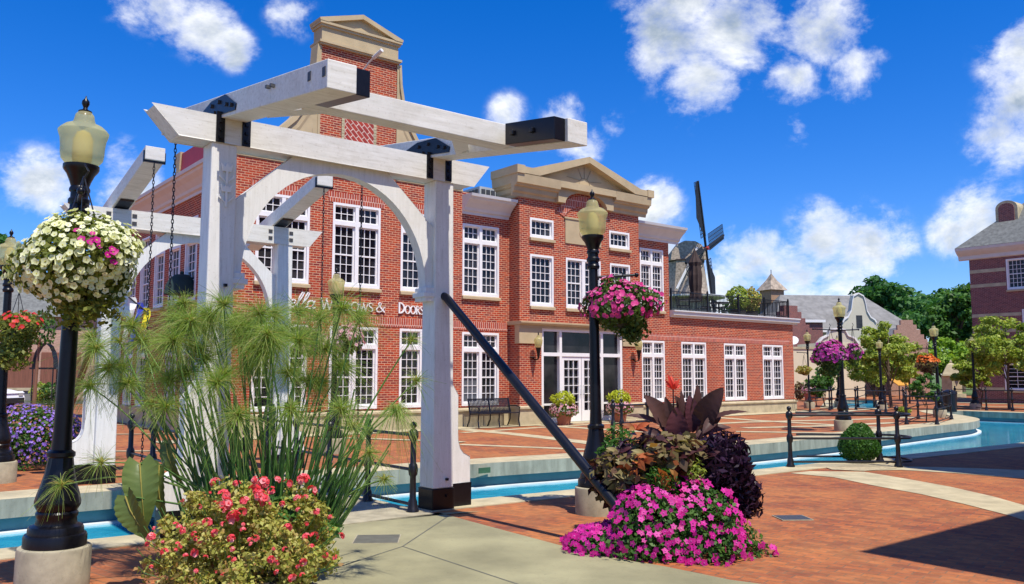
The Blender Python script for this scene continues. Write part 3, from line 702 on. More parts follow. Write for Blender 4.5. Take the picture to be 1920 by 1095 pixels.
PC = [(0, 7.50), (.05, 7.50), (.07, 7.60), (.14, 7.66), (.16, 7.80), (.24, 7.83), (.26, 7.88), (.33, 7.90), (.36, 8.20), (0, 8.22)]
profile(pc, PC, -16.68, -14.78, PY); profile(pc, PC, -12.12, -10.27, PY)
arc = [(-13.45 + 1.0 * math.cos(R(a)), 7.5 + .46 * math.sin(R(a))) for a in range(180, -1, -10)]
pc.prism_xz([(-14.78, 7.5)] + arc + [(-12.12, 7.5), (-12.12, 8.21), (-14.78, 8.21)], PY - .2, PY); pc.box(-14.78, -12.12, PY - .345, PY - .201, 7.98, 8.205)
for sx, xe in ((-1, -16.33), (1, -10.62)): pc.prism_xz([(xe + sx * o, z) for o, z in PC], PY + .001, .5)
pc.prism_xz([(-16.2, 8.22), (-10.7, 8.22), (-13.45, 9.06)], PY - .08, PY + .3)
for sgn in (-1, 1):
    pc.prism_xz([(-13.45 + sgn * 2.95, 8.22), (-13.45 + sgn * 2.3, 8.22), (-13.45, 9.02), (-13.45, 9.24), (-13.45 + sgn * 2.6, 8.44), (-13.45 + sgn * 2.95, 8.44)], PY - .37 - .004 * (sgn > 0), PY + .35)
    pc.box(-13.45 + sgn * 2.95, -13.45 + sgn * 3.28, PY - .40, .5, 8.2, 8.47)
pc.build('pavilion_pediment', 'stone_tan', BB)
sg = MB()
for a in (30, 60, 90, 120, 150):
    t = R(a); sg.bar((-13.45 + .26 * math.cos(t), PY - .085, 8.3 + .22 * math.sin(t)), (-13.45 + (.95 if a in (30, 150) else .62) * math.cos(t), PY - .085, 8.3 + .62 * math.sin(t) * (.55 if a in (30, 150) else 1)), .018)
sg.tube([(-13.45 + .25 * math.cos(R(a)), PY - .085, 8.3 + .21 * math.sin(R(a))) for a in range(0, 181, 15)], .01, 5)
sg.build('sunburst', 'stone_tan_dark', BB)
en = MB()
en.box(-16.38, -10.57, PY - .07, PY + .2, 3.19, 3.27); en.prism_yz([(PY - .14, 3.27), (PY - .20, 3.33), (PY - .20, 3.37), (.2, 3.40), (.2, 3.27)], -16.42, -10.53)
for x0, x1 in ((-16.37, -15.39), (-11.55, -10.58)): en.box(x0, x1, PY - .04, PY + .2, 2.66, 3.19)
en.build('entrance_lintel', 'stone_tan', BB)
eg = MB(); eg.add([(-15.39, PY + .16, .03), (-11.55, PY + .16, .03), (-11.55, PY + .16, 3.19), (-15.39, PY + .16, 3.19)], [(0, 1, 2, 3)]); eg.build('entrance_glazing', 'glass_dark', BB)
ef = MB()
for x0, x1 in ((-15.39, -15.28), (-14.57, -14.46), (-12.62, -12.51), (-11.66, -11.55)): ef.box(x0, x1, PY + .02, PY + .155, .05, 3.19)
ef.box(-15.28, -11.66, PY + .022, PY + .155, 3.09, 3.19)
for a, b in ((-15.28, -14.57), (-14.46, -12.62), (-12.51, -11.66)): ef.box(a, b, PY + .018, PY + .155, 2.26, 2.38)
for a, b in ((-15.28, -14.57), (-12.51, -11.66)): ef.box(a, b, PY + .018, PY + .155, .62, .68); ef.box(a, b, PY + .018, PY + .155, .05, .2)
ef.build('entrance_frame', 'white_frame', BB)
es = MB().box(-15.5, -11.44, PY - .5, PY + .2, .0, .05); es.build('door_step', 'coping', BB)
for k, x0 in enumerate((-14.46, -13.53)):
    d = MB(); x1 = x0 + .91
    units_frame(d, x0, x1, .06, 2.26, 3, [(.42, 2.13, 6)], .12, .022, PY + .05, PY + .12); do = d.build('door', 'white_frame', BB)
    hx = x1 - .06 if k == 0 else x0 + .06
    MB().tube([(hx, PY + .04, .95), (hx, PY - .02, .97), (hx, PY - .02, 1.25), (hx, PY + .04, 1.27)], .012).build('handle', 'metal_grey', do)
def wall_lantern(x):
    l = MB(); l.tube([(x, PY, 2.2), (x, PY - .12, 2.12), (x, PY - .26, 2.14), (x, PY - .30, 2.25)], .022, 7); l.lathe([(.10, 0), (.10, .02), (.03, .03)], 10, (x, PY - .02, 2.19))
    l.lathe([(.02, 0), (.035, .05), (.06, .22), (.09, .34), (.10, .36)], 12, (x, PY - .30, 2.16))
    o = l.build('wall_lantern', 'black_paint', BB, smooth=True)
    MB().lathe([(.09, 0), (.12, .08), (.145, .24), (.12, .30), (.06, .34), (.05, .38), (.01, .41)], 14, (x, PY - .30, 2.52)).build('globe', 'lamp_globe', o, smooth=True)
    MB().lathe([(.03, 0), (.015, .03), (.022, .06), (.003, .12)], 8, (x, PY - .30, 2.92)).build('finial', 'black_paint', o, smooth=True)
wall_lantern(-15.78); wall_lantern(-11.02)
# dome awning over the side door
aw = MB(); prof = [(.02, .75), (.3, .72), (.55, .58), (.72, .32), (.78, 0), (.72, 0)]
prof = [(r_ * .62, z_ * .8) for r_, z_ in prof]; aw.lathe(prof[::-1], 14, (-25.95, 3.15, 3.95)); aw.ball((-25.95, 3.15, 4.58), .06, 8); aw.build('dome_awning', 'canvas_green', BB, smooth=True)

# ---- raised white lettering on the gable wall
def stroke(mb, pts, ws, y, x0, z0, sx, sz, lean=0.0):
    """a flat ribbon of varying width along pts (unit glyph space), extruded off the wall"""
    P = [Vector((x0 + (p[0] + lean * p[1]) * sx, 0, z0 + p[1] * sz)) for p in pts]; n = len(P); L_, R_ = [], []
    for i, p in enumerate(P):
        d = (P[min(i + 1, n - 1)] - P[max(i - 1, 0)]).normalized(); q = Vector((-d.z, 0, d.x)); w = (ws[i] if isinstance(ws, list) else ws) * sz / 2
        L_.append(p + q * w); R_.append(p - q * w)
    for i in range(n - 1):
        a = [L_[i], L_[i + 1], R_[i + 1], R_[i]]
        mb.hexa([(v.x, y - .035, v.z) for v in a] + [(v.x, y, v.z) for v in a])
def arcp(cx, cz, rx, rz, a0, a1, n=14): return [(cx + rx * math.cos(R(a0 + (a1 - a0) * k / n)), cz + rz * math.sin(R(a0 + (a1 - a0) * k / n))) for k in range(n + 1)]
def ringw(n, thin, thick): return [thin + (thick - thin) * abs(math.cos(2 * math.pi * k / n)) for k in range(n + 1)]
T_, t_ = .15, .065
GL = {
 'W': ([([(0, 1), (.28, 0)], T_), ([(.28, 0), (.52, 1)], t_), ([(.44, .9), (.74, 0)], T_), ([(.74, 0), (1.0, 1)], t_), ([(-.07, .99), (.09, .99)], .05), ([(.92, .99), (1.07, .99)], .05)], 1.05),
 'I': ([([(.12, 0), (.12, 1)], T_), ([(0, .02), (.24, .02)], .05), ([(0, .98), (.24, .98)], .05)], .3),
 'N': ([([(.08, 0), (.08, 1)], t_), ([(.05, .97), (.72, .03)], T_), ([(.72, 0), (.72, 1)], t_), ([(-.03, .02), (.2, .02)], .05), ([(.6, .98), (.84, .98)], .05)], .9),
 'D': ([([(.1, 0), (.1, 1)], T_), (arcp(.1, .5, .62, .47, 90, -90), [t_ + .1 * math.sin(math.pi * k / 14) for k in range(15)])], .84),
 'O': ([(arcp(.42, .5, .40, .47, 0, 360, 24), ringw(24, t_, .15))], .92),
 'R': ([([(.1, 0), (.1, 1)], T_), (arcp(.1, .75, .42, .23, 90, -90, 10), .08), ([(.25, .5), (.66, .0)], .13)], .72),
 'S': ([([(.5, .86), (.38, .96), (.22, .96), (.08, .85), (.08, .7), (.2, .58), (.4, .44), (.52, .3), (.5, .14), (.36, .03), (.18, .03), (.05, .14)], [.05, .06, .07, .09, .11, .14, .14, .12, .1, .07, .06, .05])], .64),
 '&': ([([(.85, .02), (.6, .3), (.3, .68), (.26, .85), (.36, .97), (.5, .92), (.5, .75), (.2, .5), (.06, .28), (.12, .08), (.32, .02), (.56, .12), (.74, .36), (.82, .52)], [.12, .13, .12, .08, .06, .07, .07, .08, .11, .11, .07, .06, .06, .05]), ([(.68, .53), (.92, .53)], .05)], 1.0),
 'P': ([([(.1, -.05), (.3, 1.05)], .12), (arcp(.3, .78, .42, .28, 110, -80, 12), .09)], .72),
 'e': ([([(.08, .28), (.4, .36), (.42, .52), (.26, .58), (.08, .4), (.08, .16), (.24, .02), (.48, .14)], .09)], .48),
 'l': ([([(.04, .2), (.3, .8), (.36, 1.1), (.24, 1.12), (.12, .7), (.1, .2), (.2, .02), (.38, .14)], .08)], .36),
 'a': ([(arcp(.24, .3, .2, .27, 30, 330, 12), .09), ([(.46, .58), (.4, .2), (.48, .02), (.62, .12)], .09)], .66),
}
def word(mb, txt, x0, x1, z0, cap, small, lean=0.0, y=-.012):
    tot = sum(GL[c][1] * (cap if i == 0 else small) for i, c in enumerate(txt)); k = (x1 - x0) / tot; x = x0
    for i, c in enumerate(txt):
        s = cap if i == 0 else small
        for j, (pts, w) in enumerate(GL[c][0]): stroke(mb, pts, w, y - .0015 * j, x, z0, s * k, s, lean)
        x += GL[c][1] * s * k
for a_ in (('Pella', -24.45, -23.25, 3.47, .42, .40, .22), ('WINDOWS', -23.1, -21.42, 3.47, .33, .26), ('&', -21.35, -21.0, 3.47, .30, .30), ('DOORS', -20.58, -19.68, 3.47, .33, .25)):
    sgn_ = MB(); word(sgn_, *a_); sgn_.build('lettering', 'sign_white', BB)

# ---- roof terrace things
tf = thing('terrace_fence', 'dark metal bar fence along the edge of the roof terrace', 'fence', fw(0, 0, 4.155), TH)
posts_x = [-8.2, -5.95, -3.9, -2.05, -.25]
for x in posts_x:
    p = MB().box(x - .03, x + .03, .0, .06, 0, .82); p.lathe([(.03, .82), (.04, .86), (.005, .9)], 8, (x, .03, 0)); p.build('post', 'black_iron', tf)
fr_ = MB()
for z in (.08, .74): fr_.box(-8.2, -.25, .015, .045, z, z + .03)
for k in range(88):
    x = -8.15 + k * .09; fr_.box(x, x + .016, .022, .038, .11, .74)
fr_.box(-.265, -.235, .06, 5, .74, .77); fr_.box(-.265, -.235, .06, 5, .08, .11)
for k in range(54): fr_.box(-.258, -.242, .1 + k * .09, .116 + k * .09, .11, .74)
fr_.build('rails', 'black_iron', tf)
um = thing('closed_parasol', 'folded dark brown parasol standing on the roof terrace', 'parasol', fw(-4.75, -1.6, 4.03), TH)
MB().tube([(0, 0, 0), (0, 0, 2.95)], .03, 8).build('pole', 'umbrella_pole', um); MB().lathe([(.3, 0), (.3, .06), (.06, .1)], 14).build('base', 'umbrella_pole', um)
cm = MB().lathe([(.26, .75), (.30, .95), (.24, 1.2), (.28, 1.45), (.30, 1.9), (.25, 2.3), (.30, 2.45), (.12, 2.8), (.01, 3.05)], 18, flute=.18); cm.build('canopy', 'canvas_dark', um)
for i, (x, o) in enumerate(((-5.9, 1.0), (-3.7, 1.2))):
    t = thing('terrace_table', ('round dark table on the roof terrace left of the folded parasol', 'round dark table on the roof terrace right of the folded parasol')[i], 'table', fw(x, -o, 4.03), TH, 'tables on the roof terrace')
    MB().lathe([(.45, .70), (.46, .73), (.45, .74)], 18).build('table_top', 'black_iron', t); MB().lathe([(.22, 0), (.2, .03), (.03, .06), (.03, .7)], 12).build('pedestal', 'black_iron', t)
for i, (x, o, a) in enumerate(((-6.4, .9, .4), (-5.3, .7, 2.6), (-3.1, .9, 2.8), (-4.3, .7, .6))):
    t = thing('terrace_chair', ('dark metal chair at the left end of the roof terrace', 'dark metal chair between the left table and the parasol', 'dark metal chair nearest the yellow green terrace shrub', 'dark metal chair just right of the parasol')[i], 'chair', fw(x, -o, 4.03), TH + a, 'chairs on the roof terrace')
    MB().box(-.22, .22, -.22, .22, .42, .45).build('seat', 'black_iron', t)
    b = MB(); b.tube([(-.22, .22, .45), (-.22, .3, .85), (.22, .3, .85), (.22, .22, .45)], .014)
    for k in range(4): b.tube([(-.14 + k * .09, .225, .45), (-.14 + k * .09, .3, .84)], .009, 4)
    b.build('backrest', 'black_iron', t)
    for sx in (-1, 1):
        for sy in (-1, 1): MB().tube([(sx * .2, sy * .2, .42), (sx * .23, sy * .23, 0)], .014, 5).build('leg', 'black_iron', t)
for i, x in enumerate((-2.75, -1.85)):
    t = thing('terrace_shrub', ('yellow green potted shrub behind the terrace fence, the left of the two', 'darker yellow green potted shrub behind the terrace fence, the right of the two')[i], 'shrub', fw(x, -.9, 4.03), TH, 'potted shrubs on the roof terrace')
    MB().lathe([(.26, 0), (.34, .4), (.36, .42)], 14).build('pot', 'pot_dark', t)
    leafball('foliage', 900, (.5, .45, .6), .13, 'leaf_locust' if i == 0 else 'leaf_geranium', t, (0, 0, .95), seed=3 + i)

# ================================================================== THE DRAWBRIDGE
def bridge_frame(name, label, loc, front):
    """one portal of the double drawbridge: posts, lintel, arch, two balance beams; local x along the lintel, -y towards the viewer's bank"""
    t = thing(name, label, 'drawbridge', loc, TH, 'white timber drawbridge portals')
    aR, aL = 0.0, -2.8; zl0, zl1 = (4.08, 4.36) if front else (3.94, 4.22)
    ac = (aL + aR) / 2
    for a, sg_ in ((aL, -1), (aR, 1)):
        p = MB(); b, u = .15, .135
        p.hexa([(a - b, -b, .27), (a + b, -b, .27), (a + b, b, .27), (a - b, b, .27), (a - u, -u, zl0), (a + u, -u, zl0), (a + u, u, zl0), (a - u, u, zl0)])
        po = p.build('post', 'timber_post', t, bevel=.012)
        MB().box(a - .162, a + .162, -.162, .162, -.02, .268).build('foot', 'black_paint', po, bevel=.01)
        f = MB(); e = [(.135, .30), (.47, .30), (.47, .62), (.43, .64), (.37, .67), (.32, .73), (.29, .82), (.285, .92), (.285, 1.40), (.135, 1.62)]
        f.prism_xz([(a + sg_ * x, z) for x, z in e], -.05, .11); f.build('buttress', 'timber_post', po, bevel=.006)
        MB().box(a + sg_ * .164, a + sg_ * .485, -.065, .125, -.02, .299).build('buttress_foot', 'black_paint', po)
        c = MB(); c.box(a - sg_ * .13, a - sg_ * .265, -.125, .12, 2.55, 2.72); c.box(a - sg_ * .13, a - sg_ * .295, -.14, .13, 2.60, 2.66)
        c.build('corbel', 'timber_post', po, bevel=.006)
        if front:
            tu = MB()
            for z in (3.62, 3.40) if a == aL else ():
                y = -.147
                tu.box(a + .015, a + .035, y - .02, y, z, z + .16)
                tu.prism_xz([(a - .02, z + .16), (a + .07, z + .16), (a + .085, z + .24), (a + .05, z + .21), (a + .025, z + .25), (a, z + .21), (a - .035, z + .24)], y - .02, y)
                tu.prism_xz([(a + .02, z + .04), (a - .05, z + .13), (a - .055, z + .10)], y - .015, y - .002); tu.prism_xz([(a + .03, z + .04), (a + .10, z + .13), (a + .105, z + .10)], y - .016, y - .003)
            if a == aL: tu.build('tulip_plate', 'white_paint', po)
            bl = MB()
            for z in (.16, .36, 2.56):
                bl.lathe([(.025, 0), (.025, .02), (.01, .025)], 8, (a + sg_ * .38 if z < 1 else a, 0, 0)) if False else bl.box(a + .03, a + .06, -.185, -.15, z, z + .03)
            bl.build('bolt', 'black_paint', po)
    l = MB(); l.prism_xz([(aL - .73, zl1), (aR + .67, zl1), (aR + .44, zl0), (aL - .48, zl0)], -.15, .14); lo_ = l.build('lintel', 'timber_white', t, bevel=.012)
    # curved braces
    A = MB(); hw = -(aL - aR) / 2 - .135
    inn = [(ac + (hw - .10) * math.cos(R(k)), 2.70 + (zl0 - .11 - 2.70) * math.sin(R(k))) for k in range(0, 181, 6)]
    out = [(ac + hw + .006, 2.70), (ac + hw + .006, zl0 - .60), (ac + hw - .50, zl0 - .14), (ac + hw - .66, zl0 + .0)]
    poly = inn + [(2 * ac - x, z) for x, z in out] + list(reversed(out))
    A.prism_xz(poly, -.075, .075); A.build('arch_brace', 'timber_post', t, bevel=.006)
    # balance beams
    for a in (aL + .08, aR - .10):
        if front: L0, L1, slope, zc0, hh = -2.0, 2.8, -.14, 4.49, .125
        else: L0, L1, slope, zc0, hh = -1.2, 1.85, .22, 4.36, .12
        if front: L1 = 2.64 if a < ac else 2.70
        bm = MB(); hwid = .135; q = []
        zz = lambda L: zc0 + slope * L
        secs = [L0, 0.0, L1]; vs = []
        for L in secs:
            k = 1.0 if front else (1.0 if L <= 0 else .8)
            vs += [(a - hwid, -L, zz(L) - hh * k), (a + hwid, -L, zz(L) - hh * k), (a + hwid, -L, zz(L) + hh * k), (a - hwid, -L, zz(L) + hh * k)]
        fs = [(0, 1, 2, 3), (11, 10, 9, 8)]
        for i in range(2):
            for k in range(4): fs.append((i * 4 + k, (i + 1) * 4 + k, (i + 1) * 4 + (k + 1) % 4, i * 4 + (k + 1) % 4))
        bo = bm.add(vs, [tuple(reversed(f)) for f in fs]).build('balance_beam', 'timber_white', t, bevel=.008)
        st = MB()
        if front:
            for sd in (-1, 1):
                st = MB(); x = a + sd * (hwid + .006); w = .012
                pl_ = [(.52, zz(-.52) - .11), (.47, zz(-.47) - .02), (.14, 4.595), (-.28, 4.565), (-.60, zz(.60) - .02), (-.58, zz(.58) - .085), (-.1, 4.385), (.15, 4.385)]
                st.prism_yz(pl_, x - w / 2, x + w / 2)
                st.box(a + sd * (hwid + .005) - .045, a + sd * (hwid + .005) + .045, -.166, -.1515, zl0 + .002, zl1 + .05)
                for (yy, z) in ((.3, 4.47), (.1, 4.53), (-.12, 4.52), (-.34, 4.44), (-.48, 4.40), (0, 4.43)):
                    st.box(x + sd * .006, x + sd * .028, yy - .018, yy + .018, z - .018, z + .018)
                for z in (4.13, 4.22, 4.31): st.box(a + sd * .14 - .016, a + sd * .14 + .016, -.185, -.165, z - .016, z + .016)
                st.build('strap', 'black_paint', bo)
            sd = 1 if a < ac else -1
            cw = MB(); x0, x1 = a + sd * (hwid + .002), a + sd * (hwid + .15)
            LA, LB = L1 - .84, L1 - .04; za, zb = zz(LA), zz(LB)
            cw.hexa([(x, -L, z_ + q_) for q_ in (-.118, .118) for x, L, z_ in ((min(x0, x1), LB, zb), (max(x0, x1), LB, zb), (max(x0, x1), LA, za), (min(x0, x1), LA, za))])
            for L in (2.0, 2.32): cw.lathe([(.028, -.03), (.028, .03)], 8, (0, 0, 0)) if False else cw.box(x1, x1 + sd * .03, -L - .025, -L + .025, zz(L) - .025, zz(L) + .025)
            cw.build('counterweight', 'black_paint', bo, bevel=.006)
            nb = MB(); x = a - sd * (hwid + .004)
            for L in (2.30, 2.58): nb.box(x - .003, x + .003, -L - .028, -L + .028, zz(L) - .02, zz(L) + .06)
            for L in (1.45, 1.55): nb.box(x - sd * .04, x, -L - .014, -L + .014, zz(L) + .02, zz(L) + .05)
            nb.build('bolt_notch', 'plate_steel', bo)
        else:
            y = -L1; z = zz(L1)
            st.box(a - .15, a + .15, y + .02, y + .06, z - .13, z - .1); st.box(a - .15, a - .138, y + .02, y + .06, z - .13, z + .03); st.box(a + .138, a + .15, y + .02, y + .06, z - .13, z + .03)
            st.build('bracket', 'black_paint', bo); st = MB(); st.prism_yz([(-.05, zz(.05) - .125), (-.45, zz(.45) - .125), (-.42, zz(.42) - .14), (-.05, zz(.05) - .14)], a - .1, a + .1); st.build('strap', 'black_paint', bo)
        ch = MB(); yc = 1.85 if front else -L1 + .04; zt = (zz(-1.85) - .13) if front else zz(L1) - .13; n = int((zt - .1) / .05)
        for k in range(n):                                   # chain links
            z = zt - .03 - k * .05; pts = []
            for q_ in range(8):
                an = 2 * math.pi * q_ / 8; c, s_ = .014 * math.cos(an), .034 * math.sin(an)
                pts.append((a + c, yc, z + s_) if k % 2 else (a, yc + c, z + s_))
            ch.tube(pts, .0055, 4, close=True)
        ch.build('chain', 'black_iron', bo)
    if front:
        zc = 4.49 - .14 * 1.65; cb = MB().box(aL + .08 + .137, aR - .10 - .137, -1.76, -1.54, zc - .12, zc + .12); cb.build('cross_beam', 'timber_white', t, bevel=.008)
        for a, s_ in ((aL + .217, 1), (aR - .237, -1)):
            kb = MB(); kb.prism_xy([(a, -.72), (a, -.98), (a + s_ * .42, -1.538), (a + s_ * .66, -1.538)], zc + .0, zc + .11)
            kb.build('knee_brace', 'timber_white', t)
    else:
        for a in (aL + .08, aR - .10):
            for sd in (-1, 1):
                for z in (4.02, 4.14): MB().box(a + sd * .19 - .035, a + sd * .19 + .035, -.158, -.1505, z - .03, z + .03).build('bolt_notch', 'plate_steel', lo_)
        zc = 4.36 + .16 * -.9
    # the leaning steel prop
    br = MB(); sgn = -1 if front else 1; a = aR if front else aL - .05
    z0, L0 = 2.62, .13; slope_ = -.745
    br.tube([(a, sgn * L0, z0), (a, sgn * (L0 + .06), z0 - .02), (a, sgn * 3.6, .02)], .052, 14); br.lathe([(.12, 0), (.12, .03), (.07, .05)], 14, (a, sgn * 3.6, 0))
    br.build('prop', 'pole_blue' if front else 'wood_pole', t, smooth=True)
    return t
bridge_frame('drawbridge_portal', 'large white timber drawbridge portal in front, with two balance beams joined by a cross beam', PR, True)
bridge_frame('drawbridge_portal', 'smaller looking white timber drawbridge portal behind, standing on the far bank of the canal', bw(.2, -5.3), False)
dk = thing('bridge_deck', 'concrete deck crossing the canal between the two drawbridge portals', 'bridge', PR, TH)
MB().box(-2.6, -.26, -.35, 4.75, -.16, .022).build('slab', 'concrete', dk)

# ---- railings made of cast posts and rails
POSTM = None
def rail_post(parent, x, y, s=1.0):
    global POSTM
    if POSTM is None:
        m_ = MB(); m_.lathe([(.075, 0), (.075, .03), (.06, .05), (.055, .13), (.04, .16), (.036, .42), (.05, .44), (.058, .48), (.058, .52), (.05, .56), (.036, .58), (.034, .84), (.05, .86), (.062, .89), (.062, .94), (.045, .97), (.02, .985), (.018, 1.0)], 12)
        m_.ball((0, 0, 1.03), .042, 8); o = m_.build('post', 'black_iron', None, smooth=True); POSTM = o.data; bpy.data.objects.remove(o)
    o = bpy.data.objects.new('post', POSTM); COL.objects.link(o); o.parent = parent; o.location = (x, y, 0); o.scale = (1, 1, s); return o
def railing(label, pts, posts, heights=(.09, .50, .91), group=None, r=.020, z=.015):
    c = Vector((sum(p[0] for p in posts) / len(posts), sum(p[1] for p in posts) / len(posts), z))
    t = thing('railing', label, 'railing', c, 0, group)
    for p in posts: rail_post(t, p[0] - c.x, p[1] - c.y)
    for h in heights: MB().tube([(p[0] - c.x, p[1] - c.y, h) for p in pts], r, 8).build('rail', 'black_iron', t, smooth=True)
    return t
for a, lb in ((-.40, 'black iron railing along the right side of the bridge deck'), (-2.46, 'black iron railing along the left side of the bridge deck')):
    ps_ = [bw(a, n)[:2] for n in (.10, -1.0, -2.1, -3.2, -4.3)]; railing(lb, ps_, ps_, group='black iron railings')
P1, P2, P3 = (4.95, 15.2), (6.87, 15.2), (6.95, 16.15)
railing('black iron railing in a rounded loop round the clipped green bush', [P1, P2, (7.13, 15.3), (7.25, 15.5), (7.27, 15.75), (7.2, 15.98), P3, (5.4, 16.2)], [P1, P2, P3], group='black iron railings')
def g2(*uv): return [gr(*p) for p in uv]
Q = g2((1700, 796), (1757, 797), (1784, 787), (1768, 781), (1722, 786)); railing('black iron guard frame round the young green tree beside the round end of the plaza', Q + Q[:1], Q, group='black iron railings')
Q = g2((1519, 765), (1560, 768), (1609, 764), (1624, 757)); railing('black iron railing left of the back pool, behind the magenta flower basket', Q, Q, group='black iron railings')
Q = g2((1605, 769), (1661, 774), (1695, 771), (1700, 762)); railing('black iron railing round the small tree with layered foliage', Q, Q, group='black iron railings')
Q = g2((1792, 765), (1850, 770), (1899, 771), (1985, 776)); railing('black iron railing on the right bank in front of the dark brick house', Q, Q, group='black iron railings')
Q = g2((1480, 770), (1519, 775), (1556, 770)); railing('black iron railing beside the corner of the red brick building', Q, Q, group='black iron railings')
Q = [(g[0], g[1]) for g in g2((1150, 838), (1166, 835), (1215, 830), (1290, 833))]; railing('black iron railing just right of the front right street lamp, beyond the canal', Q, Q, group='black iron railings')

# ================================================================== STREET LAMPS
def street_lamp(label, loc, s=1.0, lean=(0, 0), group='black street lamps with cream globes', slim=False, arm=None):
    t = thing('street_lamp', label, 'street lamp', (loc[0], loc[1], 0), 0, group); t.rotation_euler = (lean[0], lean[1], 0); t.scale = (s, s, s)
    n = 28
    lathe_obj('pedestal', [(.264, -.02), (.264, .30), (.258, .315), (.245, .322)], 32, 'concrete', t)
    pl_ = MB()
    if slim: pl_.lathe([(.16, .32), (.16, .36), (.08, .45), (.045, .6), (.042, 3.05)], 14)
    else:
        pl_.lathe([(.226, .322), (.226, .395), (.218, .415), (.20, .42), (.198, .455), (.19, .475), (.15, .49), (.142, .535), (.15, .55), (.152, .575), (.142, .59)], n)
        pl_.lathe([(.142, .59), (.163, .63), (.166, .66), (.152, .72), (.13, .79), (.11, .87), (.097, .95), (.09, 1.0)], n, flute=.05)
        pl_.lathe([(.093, 1.0), (.103, 1.01), (.103, 1.04), (.075, 1.06), (.068, 1.2), (.055, 2.93)], 16)
    pl_.lathe([(.062, 2.93), (.075, 2.94), (.08, 2.97), (.066, 2.99), (.066, 3.02), (.08, 3.03), (.082, 3.06), (.066, 3.08), (.066, 3.12), (.078, 3.13), (.078, 3.15), (.068, 3.17), (.08, 3.21), (.105, 3.27), (.128, 3.30), (.135, 3.315), (.135, 3.345), (.12, 3.35)], n)
    pl_.build('pole', 'black_paint', t, smooth=True)
    gl = lathe_obj('globe', [(.115, 3.35), (.128, 3.362), (.155, 3.395), (.163, 3.44), (.165, 3.50), (.172, 3.56), (.187, 3.605), (.190, 3.625), (.174, 3.645), (.14, 3.675), (.106, 3.69), (.085, 3.70), (.076, 3.73), (.07, 3.765), (.05, 3.79), (.02, 3.80)], 36, 'lamp_globe', t)
    lathe_obj('lamp_core', [(.06, 3.35), (.075, 3.40), (.075, 3.56), (.05, 3.62), (.01, 3.64)], 16, 'cream_stucco', gl)
    f = MB().lathe([(.05, 3.785), (.052, 3.80), (.02, 3.815), (.016, 3.83), (.03, 3.86), (.028, 3.885), (.008, 3.91), (.003, 3.93)], 12); f.build('finial', 'black_paint', t, smooth=True)
    for h in arm or ():                                      # (dx, dy, z) bracket arms
        dx, dy, z = h; e = Vector((dx, dy, 0)); a = MB()
        a.tube([(0, 0, z), e * .5 + Vector((0, 0, z + .015)), e + Vector((0, 0, z + .03))], .017, 8); a.ball(e * 1.02 + Vector((0, 0, z + .03)), .03, 7)
        a.tube([(0, 0, z - .05), e * .12 + Vector((0, 0, z - .01))], .02, 6); a.build('bracket_arm', 'black_paint', t, smooth=True)
    return t
lampL = gr(97, 1102); lampR = gr(1120, 963)
tL = street_lamp('tall black street lamp in the left foreground, beside the ball of white petunias', lampL, lean=(0, R(1.1)), arm=[(.22, -.40, 3.02)])
tR = street_lamp('black street lamp right of the drawbridge, carrying the pink hanging basket', lampR, lean=(0, R(-.4)), arm=[(.52, .02, 2.83)])
l3 = gr(1582, 808); street_lamp('black street lamp beyond the canal with the magenta hanging basket', l3, 1.0, (0, 0), arm=[(-.85, -.2, 2.95), (.6, .15, 2.95)])
lm = gr(624, 850); street_lamp('street lamp seen through the drawbridge arch, ringed by pale pink flowers', lm)
l0 = gr(-6, 905); street_lamp('street lamp cut off by the left edge of the photo, beside the red flower basket', l0)
l4 = gr(1763, 783); street_lamp('street lamp with the orange flower basket, on the round end of the plaza', l4, .93, (0, R(-1.5)), arm=[(-.75, -.1, 2.85)])
l5 = gr(1829, 768); street_lamp('street lamp in front of the dark brick house', l5, .9)
l6 = gr(1654, 770); street_lamp('street lamp half hidden in the small layered trees', l6, .85)
l7 = gr(1574, 763); street_lamp('street lamp directly behind the magenta flower basket', l7, .93)
l8 = gr(1518, 766); street_lamp('slim street lamp with a brown fern basket before the cream wall', l8, .98, slim=True, arm=[(-.55, -.1, 2.75)])
for k in range(2):
    c = MB(); x = .12 + .05 * k
    c.tube([(.03, -.05, 2.98 - .1 * k), (x, -.08, 3.0 - .14 * k), (x + .02, -.1, 2.9 - .14 * k), (.06, -.07, 2.84 - .14 * k)], .007, 5); c.build('cable', 'black_iron', tL)

